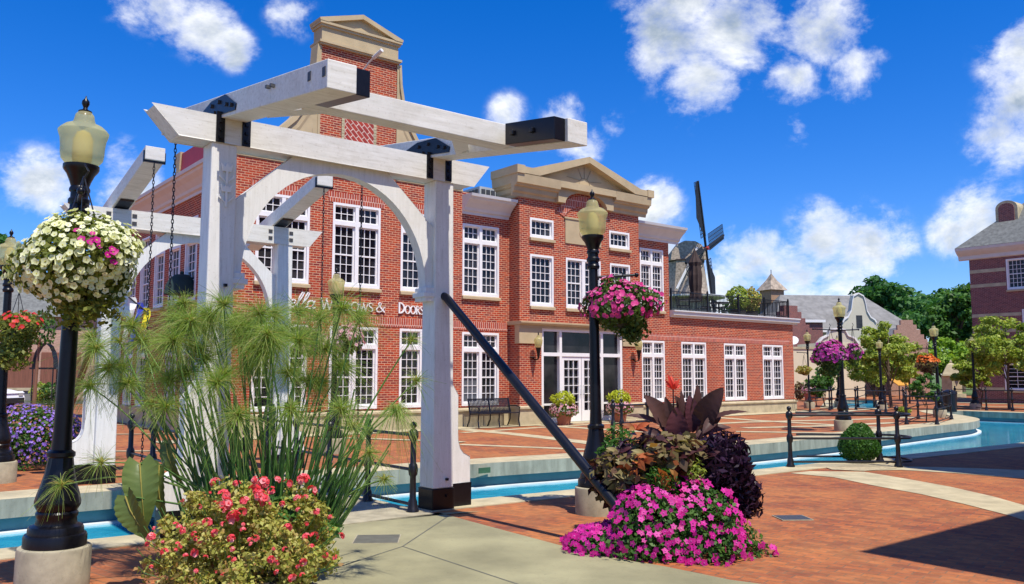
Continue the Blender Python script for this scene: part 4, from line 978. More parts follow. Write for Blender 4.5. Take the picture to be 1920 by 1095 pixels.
# ================================================================== PLANTS
def basket(name, label, c, rad, leaf, nleaf, lsize, petals, nfl, fsize, tpl, throat, single, accent=None, top=-.2, tail=None, hang=.4, seed=4, amp=.14, cat='flower basket'):
    """c = centre of the flower ball"""
    t = thing(name, label, cat, c, 0, 'hanging flower baskets')
    MB().lathe([(.04, -.34), (.16, -.28), (.24, -.12), (.26, -.02), (.24, -.02)], 16).build('bowl', 'pot_dark', t, smooth=True).scale = (rad[0] / .5,) * 3
    h = MB()
    for k in range(3):
        a = 2.1 * k; h.tube([(.24 * math.cos(a) * rad[0] / .5, .24 * math.sin(a) * rad[0] / .5, 0), (0, 0, rad[2] + hang - .1)], .006, 4)
    h.tube([(0, 0, rad[2] + hang - .12), (.035, 0, rad[2] + hang - .06), (0, 0, rad[2] + hang)], .008, 5); h.build('hanger', 'black_iron', t)
    leafball('foliage', nleaf, rad, lsize, leaf, t, amp=amp, seed=seed, inner=.62, droop=.2)
    if tail:
        n, tr, tc = tail; leafball('trailing_foliage', n, tr, lsize, leaf, t, c=tc, seed=seed + 5, inner=.1, droop=.5)
    d = sph(int(nfl * 1.0), top); w = lump(d, amp, seed); P = d * (w * rng.uniform(.97, 1.06, len(d)))[:, None] * np.array(rad)
    nr = d + rng.normal(size=d.shape) * .28 + np.array([0, -.15, .15])
    if accent is None: blossoms(t, 'blossom', tpl, P, nr, fsize * rng.uniform(.75, 1.2, len(P)), [petals, throat], single)
    else:
        amat, fn = accent; isA = np.array([fn(p) for p in d])
        blossoms(t, 'blossom', tpl, P[~isA], nr[~isA], fsize * rng.uniform(.75, 1.2, (~isA).sum()), [petals, throat], single)
        blossoms(t, 'accent_blossom', tpl, P[isA], nr[isA], fsize * rng.uniform(.8, 1.2, isA.sum()), [amat, throat], min(30, int(isA.sum())))
    return t
basket('petunia_basket', 'big ball of creamy white petunias hanging on the left lamp post', (-3.30, 6.38, 2.50), (.435, .42, .37), 'leaf_basket_yellow', 5600, .05, 'petal_cream', 780, .056, PETUNIA, 'petal_throat', 100,
       accent=('petal_magenta', lambda d: (.40 < d[0] < .84 and d[1] < 0 and abs(d[2] - .88 + 1.0 * d[0]) < .13) or (abs(d[0] - .2) < .07 and d[1] < 0 and abs(d[2] - .62) < .06)), top=-.78, tail=(500, (.28, .28, .16), (0.05, 0, -.36)))
basket('geranium_basket', 'pink flower basket hanging from the arm of the right street lamp', (lampR[0] + .30, lampR[1] - .06, 2.47), (.40, .38, .29), 'leaf_basket', 3000, .06, 'petal_pinkbasket', 330, .062, PETUNIA, 'petal_magenta', 95, top=-.55, tail=(700, (.2, .18, .2), (.13, 0, -.26)), hang=.16, seed=8, amp=.2)
c3 = at(1557, 667, l3[1] - .3); basket('petunia_basket', 'ball of magenta petunias hanging left of the far lamp post', c3, (.46, .45, .44), 'leaf_basket', 2200, .09, 'petal_violet', 420, .095, PETUNIA, 'petal_magenta', 0, top=-.35, tail=(350, (.25, .25, .25), (0, 0, -.42)), hang=.5)
c3 = at(1600, 664, l3[1] + .5); basket('petunia_basket', 'smaller patch of magenta petunias showing right of the far lamp post', c3, (.24, .3, .34), 'leaf_basket', 500, .09, 'petal_violet', 120, .09, PETUNIA, 'petal_magenta', 0, top=-.4, hang=.6)
for u, v, lb, rr_2 in ((583, 640, 'pale pink flower basket on the left of the lamp seen through the drawbridge', .30), (655, 636, 'pale pink flower basket on the right of the lamp seen through the drawbridge', .25)):
    c3 = at(u, v, lm[1] - .1); basket('flower_basket', lb, c3, (rr_2, rr_2, .33), 'leaf_basket', 700, .08, 'petal_pale', 150, .085, PETUNIA, 'petal_magenta', 0, top=-.6, hang=.5, seed=2)
c3 = at(32, 618, 12.9); basket('geranium_basket', 'red and yellow green flower basket at the left edge of the photo', c3, (.33, .33, .28), 'leaf_basket_yellow', 1300, .07, 'petal_red', 60, .07, PETUNIA, 'petal_magenta', 0, top=.0, tail=(900, (.26, .26, .30), (-.05, 0, -.35)), hang=.4)
c3 = at(1739, 683, l4[1] - .2); basket('flower_basket', 'orange topped flower basket hanging left of its lamp', c3, (.40, .38, .36), 'leaf_coleus', 1300, .10, 'petal_orange', 200, .12, STAR5, 'petal_orange', 0, top=.25, hang=.45)
c3 = at(1508, 694, l8[1] - .1); basket('fern_basket', 'brown fern basket hanging on the slim lamp before the cream wall', c3, (.38, .36, .22), 'leaf_geranium', 700, .10, 'petal_orange', 12, .06, STAR5, 'petal_orange', 0, top=.5, hang=.6)

# ---- papyrus
PX, PY2 = -2.02, 6.95
pap = thing('papyrus_clump', 'tall clump of green papyrus with mop heads in front of the drawbridge', 'papyrus', (PX, PY2, .35))
heads = [(345, 572, -.1), (395, 600, .1), (268, 640, .3), (420, 572, -.2), (325, 640, -.3), (375, 655, .2), (455, 640, -.1), (290, 690, .4), (350, 700, .0), (420, 705, -.3), (480, 612, .25), (515, 592, .0), (560, 585, .4), (600, 600, .1), (640, 580, -.2), (672, 600, .2), (510, 645, -.3), (560, 640, -.2), (610, 655, .3), (470, 690, .3), (540, 700, .1), (180, 655, .5), (205, 690, .3), (240, 720, .1), (170, 725, .5), (600, 720, .3), (640, 690, .2), (440, 600, .5), (585, 630, .6), (230, 690, .6), (380, 620, .6), (530, 625, .5), (330, 600, .5), (445, 780, -.5), (545, 770, -.4), (310, 765, -.3), (640, 770, -.3)]
special = [(742, 770, -.1, 1.0), (780, 715, .1, .8), (770, 640, .3, .55), (190, 868, -.35, .8), (284, 757, -.3, .7), (115, 910, -.4, .75), (690, 850, -.3, .8), (660, 800, -.3, .8), (720, 900, -.1, .6), (225, 640, .2, .7)]
def umbel(parent, p, d, n, ln, droop, seed):
    g = np.random.default_rng(seed); d = np.array(d) / np.linalg.norm(d)
    v = g.normal(size=(n, 3)); v /= np.linalg.norm(v, axis=1, keepdims=True); v = v + d * .45; v /= np.linalg.norm(v, axis=1, keepdims=True)
    L = ln * g.uniform(.55, 1.15, n); bend = g.normal(size=(n, 3)) * .16; side = np.cross(v, g.normal(size=(n, 3))); side /= np.linalg.norm(side, axis=1, keepdims=True)
    V = []; K = 4
    for k in range(K + 1):
        s_ = k / K; q = v * (L * s_)[:, None] + np.array([0, 0, -1]) * (droop * L * s_ ** 2.2)[:, None] + bend * (L * s_ ** 2)[:, None]
        w = (.0018 * (1 - .5 * s_))
        V += [q - side * w, q + side * w]
    V = np.stack(V, 1)                                        # n, 2(K+1), 3
    me = bpy.data.meshes.new('umbel'); nv = 2 * (K + 1); F_ = np.array([(2 * k, 2 * k + 1, 2 * k + 3, 2 * k + 2) for k in range(K)])
    A = (F_[None] + (np.arange(n) * nv)[:, None, None]).reshape(-1, 4)
    me.vertices.add(n * nv); me.vertices.foreach_set('co', V.reshape(-1)); me.loops.add(A.size); me.loops.foreach_set('vertex_index', A.ravel().astype(np.int32))
    me.polygons.add(len(A)); me.polygons.foreach_set('loop_start', (np.arange(len(A)) * 4).astype(np.int32)); me.polygons.foreach_set('loop_total', np.full(len(A), 4, np.int32))
    me.materials.append(M('papyrus_thread')); me.update(calc_edges=True)
    o = bpy.data.objects.new('umbel', me); COL.objects.link(o); o.parent = parent; o.location = p
    c = MB(); c.lathe([(.006, -.03), (.014, 0), (.010, .03), (.002, .05)], 6)
    for k in range(7):
        a = 2 * math.pi * k / 7; c.tube([(0, 0, 0), (.05 * math.cos(a), .05 * math.sin(a), .03), (.10 * math.cos(a), .10 * math.sin(a), .02)], .004, 3, r1=.001)
    c.build('bract', 'papyrus_core', o)
    return o
def stem(parent, a, p, bow, r=.0105):
    a, p = Vector(a), Vector(p); pts = []
    for k in range(9):
        t = k / 8; q = a.lerp(p, t); q.z += bow * math.sin(math.pi * t) * (p - a).length * .5; pts.append(q)
    MB().tube(pts, r, 5, r1=r * .55).build('stem', 'papyrus_stem', parent, smooth=True)
base0 = Vector((PX, PY2, .35))
heads += [(h[0] + rng.normal() * 26, h[1] + rng.normal() * 26, h[2] + rng.normal() * .15) for h in heads[:22] if h[0] < 560]
for i, h in enumerate(heads + special):
    Y = PY2 + h[2]; P = at(h[0], h[1], Y) - base0; sp_ = len(h) > 3; sc_ = h[3] if sp_ else 1.0
    a = Vector((rng.uniform(-.22, .30) + P.x * .30, rng.uniform(-.15, .2), rng.uniform(-.05, .15)))
    out = max(0, abs(P.x) - .5)
    stem(pap, a, P, .02 + .12 * out if P.z > .8 else .28)
    d = Vector((P.x * .5, P.y * .4 - .12, 1.0 if P.z > .7 else .4)); ln = .285 * sc_ * rng.uniform(.8, 1.15)
    umbel(pap, P, d, 125 if sc_ < .99 else 300, ln, (.9 if i == len(heads) else .34) + .25 * rng.random(), i)
for k in range(120):                                           # bare stalks in the thicket
    a = (rng.uniform(-.45, .55), rng.uniform(-.2, .3), -.05); b = (a[0] * 1.7 + rng.normal() * .12, a[1] + rng.normal() * .15, rng.uniform(.5, 1.2)); stem(pap, a, b, .0, .0115)
MB().lathe([(.36, -.36), (.42, -.1), (.42, -.04), (.3, -.04)], 24).build('planter', 'pot_dark', pap, smooth=True)
leafball('undergrowth', 900, (.55, .4, .25), .16, 'papyrus_stem', pap, (0.05, 0, .12), tpl=LEAFLONG, seed=9)

# ---- elephant ears beside the papyrus
def blade(mb, base, tip, width, fold=.25, curl=.15, nrm=(0, -1, .3), heart=True, nl=10, mi=0, wave=.0):
    base, tip = Vector(base), Vector(tip); ax = tip - base; L = ax.length; ax.normalize(); n = Vector(nrm); n = (n - ax * n.dot(ax)).normalized(); sd = ax.cross(n)
    rows = []; m_ = 3
    for i in range(nl + 1):
        t = i / nl
        w = (math.sin(math.pi * min(1, t * .92 + .08) ** .75) ** .8 if heart else math.sin(math.pi * t) ** .7) * width / 2
        if i == nl: w = .002
        c = base + ax * (L * t) - n * (curl * L * (t - .25) ** 2 * 1.2)
        row = []
        for j in range(-m_, m_ + 1):
            q = j / m_; row.append(c + sd * (w * q) + n * (fold * w * (abs(q) ** 1.4) + wave * w * math.sin(i * 2.1 + j) * abs(q)) - ax * (.12 * L * abs(q) * (1 - t) if heart else 0))
        rows.append(row)
    k = 2 * m_ + 1; vs = [v for r in rows for v in r]; fs = [(i * k + j, i * k + j + 1, (i + 1) * k + j + 1, (i + 1) * k + j) for i in range(nl) for j in range(k - 1)]
    return mb.add(vs, fs, mi)
ear = thing('elephant_ear', 'broad green elephant ear leaves left of the red flowered mound', 'elephant ear plant', (-2.35, 6.75, .3)); eb = Vector((-2.35, 6.75, .3))
for a, b, w, n in (((262, 868, 6.5), (270, 990, 6.35), .30, (.35, -1, .35)), ((300, 872, 6.6), (292, 975, 6.5), .2, (-.5, -1, .2)), ((312, 832, 6.8), (325, 905, 6.7), .16, (-.6, -1, .3)), ((236, 930, 6.35), (268, 1018, 6.25), .26, (-.2, -1, -.2))):
    A, B = at(*a) - eb, at(*b) - eb; lfo = blade(MB(), A, B, w * .85, .34, .40, n, nl=26, wave=.07).build('leaf', 'leaf_ear', ear, smooth=True); ax_v = (B - A); nv_ = Vector(n); nv_ = (nv_ - ax_v.normalized() * nv_.dot(ax_v.normalized())).normalized(); MB().tube([A + nv_ * .006, A.lerp(B, .3) + nv_ * .008, A.lerp(B, .6) - nv_ * .02, A.lerp(B, .9) - nv_ * .09], .006, 5, r1=.002).build('midrib', 'papyrus_core', lfo)
    MB().tube([(rng.uniform(0, .2), rng.uniform(-.05, .1), -.1), A * .5 + Vector((.05, .1, .12)), A], .012, 6, r1=.007).build('stalk', 'papyrus_stem', ear, smooth=True)

# ---- mound of red geraniums in the left foreground
gb = Vector((-1.95, 6.28, 0)); gm = thing('geranium_mound', 'yellow green mound dotted with coral red flowers in the left foreground', 'flower mound', gb)
MB().lathe([(.36, -.01), (.42, .12), (.38, .2)], 24).build('planter', 'pot_dark', gm, smooth=True)
Pg, dg = [], []
for k in range(150):
    d1 = sph(1, -.75)[0]; q = d1 * np.array([.62, .52, .44]) * rng.uniform(.62, 1.08) + np.array([0, 0, .36]); m_ = int(rng.uniform(90, 190)); cr_ = rng.uniform(.055, .12)
    dd = sph(m_); Pg.append(q + dd * (rng.uniform(0, 1, m_) ** .5 * cr_)[:, None]); dg.append(dd * .4 + d1 * .5)
dd = sph(2500, -.75); Pg.append(dd * (rng.uniform(.3, .8, 2500))[:, None] * np.array([.6, .5, .42]) + np.array([0, 0, .36])); dg.append(dd)
Pg = np.concatenate(Pg); dg = np.concatenate(dg); k_ = Pg[:, 2] > .01; Pg, dg = Pg[k_], dg[k_]
scatter_mesh('foliage', LEAF, Pg, dg * .6 + rng.normal(size=dg.shape) * .6 + np.array([0, 0, .3]), .036 * rng.uniform(.6, 1.5, len(Pg)), 'leaf_geranium', gm)
for k in range(60):
    d1 = sph(1, -.2)[0]; p = d1 * np.array([.70, .56, .46]) * 1.0 + np.array([0, 0, .36])
    if k < 6: pass
    MB().tube([p * .6, p, p * 1.06 + np.array([0, 0, .03])], .003, 4).build('twig', 'papyrus_stem', gm)
fl = [(405, 910), (420, 935), (445, 912), (478, 925), (495, 910), (520, 905), (540, 912), (570, 905), (585, 925), (490, 935), (510, 925), (460, 945), (425, 950), (415, 955), (455, 965), (440, 975), (500, 945), (330, 990), (365, 990), (345, 1000), (285, 1012), (405, 1005), (370, 1015), (435, 1015), (470, 1018), (365, 1042), (560, 960), (595, 965), (620, 975), (540, 995), (590, 1010), (575, 1012), (535, 1035), (585, 1030), (610, 1045), (440, 1055), (510, 1055), (550, 1090), (480, 1015), (390, 985), (640, 1010), (310, 1040), (560, 940), (530, 950), (480, 905), (570, 1060)]
for k in range(48):
    fl.append((float(rng.uniform(275, 640)), float(rng.uniform(925, 1085))))
bankP = []
for u, v in fl:
    r = Vector(ray(u, v)); best = None                       # where the ray first meets the mound
    for q in np.linspace(5.2, 7.2, 90):
        p = Vector((r.x / r.y * q, q, CH + r.z / r.y * q)) - gb - Vector((0, 0, .36))
        if (p.x / .68) ** 2 + (p.y / .58) ** 2 + (p.z / .49) ** 2 < 1: best = p; break
    if best is None and (u, v) not in fl[:46]: continue
    if best is None: best = Vector((r.x / r.y * 6.3, 6.3, CH + r.z / r.y * 6.3)) - gb - Vector((0, 0, .36))
    bankP.append(best + Vector((0, 0, .36)))
hd = []
for q in range(4):
    k = 14; d1 = sph(k, 0.1); o = scatter_mesh('flower_head', PETUNIA, d1 * .028, d1, .036 * rng.uniform(.8, 1.2, k), ['petal_coral', 'petal_red'], None); hd.append(o.data); bpy.data.objects.remove(o)
for i, p in enumerate(bankP):
    o = bpy.data.objects.new('flower_head', hd[i % 4]); COL.objects.link(o); o.parent = gm; o.location = p + Vector((0, -.015, .02)); s_ = rng.uniform(.6, 1.1) * (1.25 if i < 17 else (.85 if i < 46 else .55)); o.scale = (s_, s_, s_); o.rotation_euler = (R(40) + rng.normal() * .3, rng.normal() * .3, rng.uniform(0, 6))

# ---- the right hand bed: magenta impatiens, coleus, black sweet potato vine and a purple canna
ib = Vector((1.42, 8.35, 0)); im = thing('impatiens_mound', 'mound of bright magenta impatiens in the middle foreground', 'flower mound', ib)
MB().lathe([(.5, 0), (.45, .1), (.3, .25), (.1, .3)], 24).build('soil', 'soil', im, smooth=True)
def bedpts(n, lo=-.02):
    # the main dome plus the low trail towards the left
    d = sph(n, lo); w = lump(d, .22, 21); a = rng.random(n)
    P = d * w[:, None] * np.array([.66, .64, .70]) + np.array([.08, -.05, .02])
    low = a < .36
    P[low] = d[low] * w[low][:, None] * np.array([.60, .45, .22]) + np.array([-.36, -.04, .02])
    low2 = a > .86
    P[low2] = d[low2] * w[low2][:, None] * np.array([.70, .52, .32]) + np.array([.05, -.26, .02])
    return P, d
P, d = bedpts(16000); P = P * rng.uniform(.82, 1.0, len(P))[:, None]
scatter_mesh('foliage', LEAF, P, d * .6 + rng.normal(size=d.shape) * .5 + np.array([0, 0, .3]), .055 * rng.uniform(.7, 1.3, len(P)), 'leaf_green', im)
P, d = bedpts(1750); P = P * rng.uniform(1.0, 1.05, len(P))[:, None]
k_ = P[:, 1] < .35; P, d = P[k_], d[k_]
blossoms(im, 'blossom', IMPATIENS, P + d * .012, d + rng.normal(size=d.shape) * .35 + np.array([0, -.35, .1]), .066 * rng.uniform(.75, 1.2, len(P)), ['petal_magenta', 'petal_violet'], 100)
leafball('pale_sprigs', 380, (.16, .14, .15), .045, 'leaf_shrub', im, (-.02, -.22, .66), seed=31, tpl=LEAFLONG, inner=.2); leafball('pale_sprigs', 260, (.10, .10, .17), .045, 'leaf_locust', im, (.34, -.15, .70), seed=32, tpl=LEAFLONG, inner=.2)
cb_ = ib + Vector((0, .15, 0)); co = thing('coleus', 'brown and cream coleus clump between the canna and the magenta flowers', 'coleus', cb_)
leafball('foliage', 900, (.30, .25, .30), .11, 'leaf_coleus', co, (-.33, -.1, .62), seed=41, inner=.3); leafball('foliage', 700, (.34, .26, .2), .12, 'leaf_coleus', co, (.12, -.08, .84), seed=42, inner=.3); leafball('bright_leaves', 70, (.34, .26, .2), .12, 'leaf_orange', co, (-.06, -.22, .74), seed=43, inner=.6)
leafball('dark_leaves', 700, (.55, .3, .35), .10, 'leaf_black', co, (-.05, .05, .72), seed=44, inner=.2)
for (u, v, dy, sz, mat) in ((1270, 862, -.12, .15, 'leaf_coleus'), (1296, 850, -.1, .13, 'leaf_coleus'), (1192, 806, .0, .12, 'leaf_orange'), (1212, 856, -.1, .13, 'leaf_coleus'), (1180, 872, -.08, .12, 'leaf_coleus'), (1240, 846, -.1, .13, 'leaf_coleus'), (1325, 858, -.1, .11, 'leaf_coleus'), (1160, 850, .0, .11, 'leaf_coleus')):
    q = at(u, v, cb_.y + dy - .12) - cb_; bl_ = MB()
    for k in range(9):
        an = k * .7 + rng.uniform(0, .3); up_ = .15 + .9 * ((k * .37) % 1); e = q + Vector((math.cos(an), math.sin(an) * .7 - .25, up_ * .7)) * sz; blade(bl_, q, e, sz * .5, .3, .5, (0, -1, .8), heart=False, nl=6)
    bl_.build('foliage_rosette', mat, co, smooth=True)
sw = thing('sweet_potato_vine', 'blackish purple leafy vine cascading on the right of the magenta flowers', 'vine', ib + Vector((.62, .2, 0)))
leafball('foliage', 2300, (.34, .30, .34), .115, 'leaf_black', sw, (.0, -.05, .70), seed=51, inner=.4, tpl=LEAFLONG, droop=.7); leafball('foliage', 1000, (.20, .2, .26), .11, 'leaf_black', sw, (.22, -.1, .45), seed=52, inner=.3, tpl=LEAFLONG, droop=.8)
ca = thing('canna', 'purple leaved canna with one red flower rising from the magenta bed', 'canna', ib + Vector((.0, .35, 0))); cv = ib + Vector((0, .35, 0))
for a, b, w, n in (((1262, 822), (1222, 742), .24, (.4, -1, .3)), ((1272, 850), (1268, 770), .26, (-.2, -1, .1)), ((1306, 812), (1345, 733), .27, (-.5, -1, .2)), ((1300, 812), (1298, 745), .2, (.2, -1, .2)), ((1310, 800), (1392, 757), .13, (0, -.4, 1)), ((1300, 822), (1368, 790), .15, (.1, -.6, 1)), ((1245, 800), (1178, 768), .12, (.1, -.5, 1)), ((1285, 800), (1275, 745), .15, (.6, -1, 0)), ((1250, 830), (1205, 800), .14, (0, -1, .6)), ((1290, 815), (1318, 728), .16, (.5, -1, .1)), ((1275, 815), (1248, 752), .13, (-.4, -1, .3)), ((1318, 812), (1352, 770), .13, (-.3, -1, .5)), ((1268, 800), (1286, 735), .10, (.7, -1, .2))):
    A, B = at(a[0], a[1], cv.y + rng.uniform(-.15, .15)) - cv, at(b[0], b[1], cv.y + rng.uniform(-.25, .05)) - cv
    blade(MB(), A, B, w * .92, .34, .30, n, heart=False, wave=.06, nl=24).build('leaf', 'leaf_canna', ca, smooth=True)
    MB().tube([(A.x * .4, .05, .2), A.lerp(Vector((A.x * .4, .05, .2)), .4), A], .013, 6).build('stalk', 'leaf_canna', ca, smooth=True)
A = at(1262, 730, cv.y) - cv; MB().tube([(A.x + .03, .02, .2), (A.x + .01, 0, A.z * .6), A], .012, 6, r1=.007).build('flower_stalk', 'leaf_canna', ca, smooth=True)
fm = MB()
for k in range(8):
    an = k * .8; e = A + Vector((.075 * math.cos(an), .05 * math.sin(an), .05 + .05 * (k % 3))); blade(fm, A, e, .035, .3, .3, (0, -1, .5), heart=False, nl=5)
fm.build('flower', 'petal_red', ca, smooth=True)
yl = thing('juniper_tuft', 'small green feathery tuft behind the left side of the canna bed', 'shrub', ib + Vector((-.30, .62, 0))); leafball('foliage', 900, (.2, .2, .32), .07, 'leaf_shrub', yl, (0, 0, .8), seed=61, tpl=LEAFLONG); MB().tube([(0, 0, 0), (0, 0, .6)], .03).build('stem', 'bark', yl)

# ---- clipped bush in the loop railing
g = gr(1612, 868); bs_ = thing('clipped_bush', 'small round clipped green bush inside the loop railing', 'shrub', (g[0], g[1], 0))
n = 9000; d = sph(n, -.9); rr2 = (.5 + .5 * rng.uniform(0, 1, n) ** .3) * lump(d, .06, 3); P = d * rr2[:, None] * np.array([.36, .36, .38]); P[:, :2] *= (1 - .28 * np.clip(P[:, 2:3] / .38, -.3, 1)); P[:, 2] += .37
scatter_mesh('foliage', LEAF, P, d + rng.normal(size=d.shape) * .5, .04 * rng.uniform(.7, 1.4, n), 'leaf_shrub', bs_); MB().tube([(0, 0, 0), (0, 0, .35)], .03).build('stem', 'bark', bs_)
tag(holed([gr(*p) for p in ((1535, 873), (1590, 867), (1650, 867), (1690, 872), (1680, 880), (1620, 884.5), (1560, 882))], [], .0155).build('bark_mulch', 'chip_stone'), kind='stuff')
# ---- purple flowers on the left
g = gr(62, 878); pf = thing('purple_flower_mound', 'mound of violet blue flowers behind the left street lamp', 'flower mound', (g[0], g[1], 0)); rad = (.78, .6, .62)
leafball('foliage', 4200, rad, .07, 'leaf_green', pf, (0, 0, .42), zmin=-.6, seed=71)
d = sph(1300, -.4); P = d * (lump(d, .16, 71) * rng.uniform(.98, 1.06, len(d)))[:, None] * np.array(rad) + np.array([0, 0, .42]); blossoms(pf, 'blossom', STAR5, P, d + rng.normal(size=d.shape) * .3, .062 * rng.uniform(.7, 1.2, len(P)), ['petal_purple'], 0)
gx = MB()
for k in range(90):
    a = rng.uniform(0, 6.28); q = rng.uniform(.05, .45); gx.tube([(.3 + .1 * math.cos(a), .1 * math.sin(a), .8), (.3 + q * .6 * math.cos(a), q * .6 * math.sin(a), 1.15), (.3 + q * 1.3 * math.cos(a), q * 1.3 * math.sin(a), 1.2)], .004, 3, r1=.001)
gx.build('grass_tuft', 'grass_blade', pf)
g = gr(135, 868); sm = thing('pink_flower_tuft', 'small tuft of pink flowers just right of the violet flowers', 'flowers', (g[0], g[1], 0)); leafball('foliage', 250, (.16, .15, .22), .06, 'leaf_green', sm, (0, 0, .2)); d = sph(60, -.2); blossoms(sm, 'blossom', PETUNIA, d * np.array([.17, .16, .23]) + np.array([0, 0, .2]), d, .07, ['petal_magenta', 'petal_red'], 0)

# ---- bench and door planters
def bench():
    c = fw(-17.42, .62); t = thing('bench', 'black metal slatted bench against the brick wall left of the entrance', 'bench', c, TH)
    s1 = MB(); s2 = MB(); hw = .80
    for k in range(30):
        x = -hw + .04 + k * (2 * hw - .08) / 29; s1.bar((x, -.26, .45), (x, .17, .42), .036, .012); s2.bar((x, .20, .46), (x, .30, .88), .034, .012)
    for y, z in ((-.27, .45), (.17, .42)): s1.tube([(-hw, y, z), (hw, y, z)], .018, 6)
    for y, z in ((.20, .46), (.30, .88)): s2.tube([(-hw, y, z), (hw, y, z)], .02, 6)
    s1.build('seat', 'black_iron', t); s2.build('backrest', 'black_iron', t)
    for x in (-hw, hw, 0):
        e = MB(); e.tube([(x, -.30, 0), (x, -.24, .22), (x, -.28, .45)], .024, 6); e.tube([(x, .34, 0), (x, .20, .24), (x, .18, .44), (x, .30, .9)], .024, 6); e.build('leg', 'black_iron', t)
        if x: MB().tube([(x, -.28, .45), (x, -.30, .62), (x, -.1, .67), (x, .24, .66)], .022, 6).build('armrest', 'black_iron', t)
bench()
for u, v, lb in ((-14.95, 1.15, 'door planter left of the white double doors, with yellow green leaves over pink flowers'), (-12.35, 1.15, 'door planter right of the white double doors, half hidden behind the lamp post')):
    g = fw(u, v); t = thing('door_planter', lb, 'planter', (g[0], g[1], .01), 0, 'planters by the entrance doors')
    MB().lathe([(.20, 0), (.27, .36), (.30, .38), (.30, .42), (.26, .42)], 20).build('pot', 'terracotta', t, smooth=True)
    leafball('trailing_leaves', 700, (.46, .42, .26), .08, 'leaf_basket', t, (0, 0, .48), seed=81); d = sph(230, -.6); blossoms(t, 'blossom', PETUNIA, d * np.array([.48, .44, .28]) + np.array([0, 0, .48]), d, .075, ['petal_pale', 'petal_magenta'], 0)
    leafball('bright_leaves', 650, (.40, .36, .26), .14, 'leaf_chartreuse', t, (0, 0, .82), seed=82, tpl=LEAFLONG)

# ================================================================== TREES AND FAR BUILDINGS
def tree(name, label, loc, h, cr, leaf, nl, ls, clumps=26, trunk=.25, cz=None, seed=1, group=None, flat=.0, asp=1.0, cl=(.24, .42)):
    """h total height, cr crown radius"""
    t = thing(name, label, 'tree', (loc[0], loc[1], 0), 0, group); g = np.random.default_rng(seed)
    ch = (h * .72) / 2 * asp; c0 = h - ch
    tm = MB(); tm.tube([(0, 0, -.1), (g.normal() * .1, 0, h * .3), (g.normal() * .2, g.normal() * .2, h * .6), (0, 0, h * .82)], trunk, 8, r1=trunk * .25)
    C = []
    for k in range(clumps):
        d = sph(1, -.85)[0]; rr2 = g.uniform(.35, .88); C.append(np.array([d[0] * cr * rr2, d[1] * cr * rr2, c0 + d[2] * ch * rr2]))
    for c in C[:12]:
        b = Vector((0, 0, max(h * .2, c[2] - cr * .7))); tm.tube([b, b.lerp(Vector(c), .5) + Vector((0, 0, .15 * cr)), c], trunk * .35, 5, r1=trunk * .08)
    tm.build('trunk', 'bark', t, smooth=True)
    per = nl // clumps; P = []; Nn = []
    for c in C:
        s_ = cr * g.uniform(*cl); d = sph(per); q = d * (rng.uniform(0, 1, per) ** .38 * s_)[:, None] * np.array([1, 1, .72 - flat]); P.append(q + c); Nn.append(d * .5 + rng.normal(size=d.shape) * .5 + np.array([0, 0, .5]))
    P = np.concatenate(P); Nn = np.concatenate(Nn)
    k_ = P[:, 2] > .25
    scatter_mesh('crown', LEAF, P[k_], Nn[k_], ls * rng.uniform(.6, 1.4, int(k_.sum())), leaf, t)
    return t
def tree_px(name, label, u, vb, vt, wpx, Y, leaf, nl, ls, **k):
    b = at(u, vb, Y); top = at(u, vt, Y); k_h = 1.07 if name == 'broadleaf_tree' else 1.0
    k.setdefault('group', {'broadleaf_tree': 'broadleaf trees behind the plaza', 'locust_tree': 'small airy trees round the pool', 'young_tree': 'young trees on the plaza'}[name])
    return tree(name, label, (b.x, b.y), top.z * k_h, wpx / 2 * Y / F * (1.15 if k_h > 1 else 1), leaf, nl, ls, **k)
tree_px('broadleaf_tree', 'tall round dark green tree behind the grey roofs, the tallest of the far row', 1662, 750, 517, 100, 92, 'leaf_tree_dark', 5200, .62, clumps=40, trunk=.4, seed=2)
tree_px('broadleaf_tree', 'wide dark green tree in the middle of the far row', 1742, 750, 545, 130, 98, 'leaf_tree_dark', 6200, .62, clumps=42, trunk=.4, seed=3)
tree_px('broadleaf_tree', 'dark green tree close to the roof of the dark brick house', 1815, 750, 520, 96, 104, 'leaf_tree', 4500, .62, clumps=34, trunk=.4, seed=4)
tree_px('broadleaf_tree', 'lighter green tree beside the dark brick house', 1805, 750, 548, 90, 80, 'leaf_tree', 5000, .5, clumps=36, trunk=.35, seed=5)
tree_px('broadleaf_tree', 'dark green tree behind the pink stepped gable', 1700, 750, 590, 100, 86, 'leaf_tree_dark', 3800, .5, clumps=30, trunk=.35, seed=6)
tree_px('broadleaf_tree', 'bright lime green tree behind the stone kiosk', 1775, 752, 642, 130, 72, 'leaf_tree_bright', 5200, .42, clumps=36, trunk=.25, seed=7, flat=.25)
tree_px('broadleaf_tree', 'lime green tree between the pink stepped gable and the kiosk', 1705, 752, 655, 90, 70, 'leaf_tree_bright', 3000, .4, clumps=26, trunk=.25, seed=17, flat=.2)
tree_px('broadleaf_tree', 'green tree showing over the roof terrace beside the square turret', 1402, 750, 540, 80, 105, 'leaf_tree', 2500, .6, clumps=24, trunk=.35, seed=8)
tree_px('broadleaf_tree', 'dark tree behind the tan house on the far left', 5, 760, 425, 60, 70, 'leaf_tree_dark', 1800, .5, clumps=20, trunk=.35, seed=9)
tree_px('locust_tree', 'small airy tree with layered yellow green foliage beside the far lamp', 1672, 768, 598, 130, 42, 'leaf_locust', 7000, .18, cl=(.14, .30), clumps=58, trunk=.09, seed=10,flat=.12)
tree_px('locust_tree', 'airy low branched tree spreading in front of the cream wall', 1640, 766, 650, 150, 46, 'leaf_locust', 5200, .18, cl=(.13, .28), clumps=46, trunk=.08, seed=11,flat=.12)
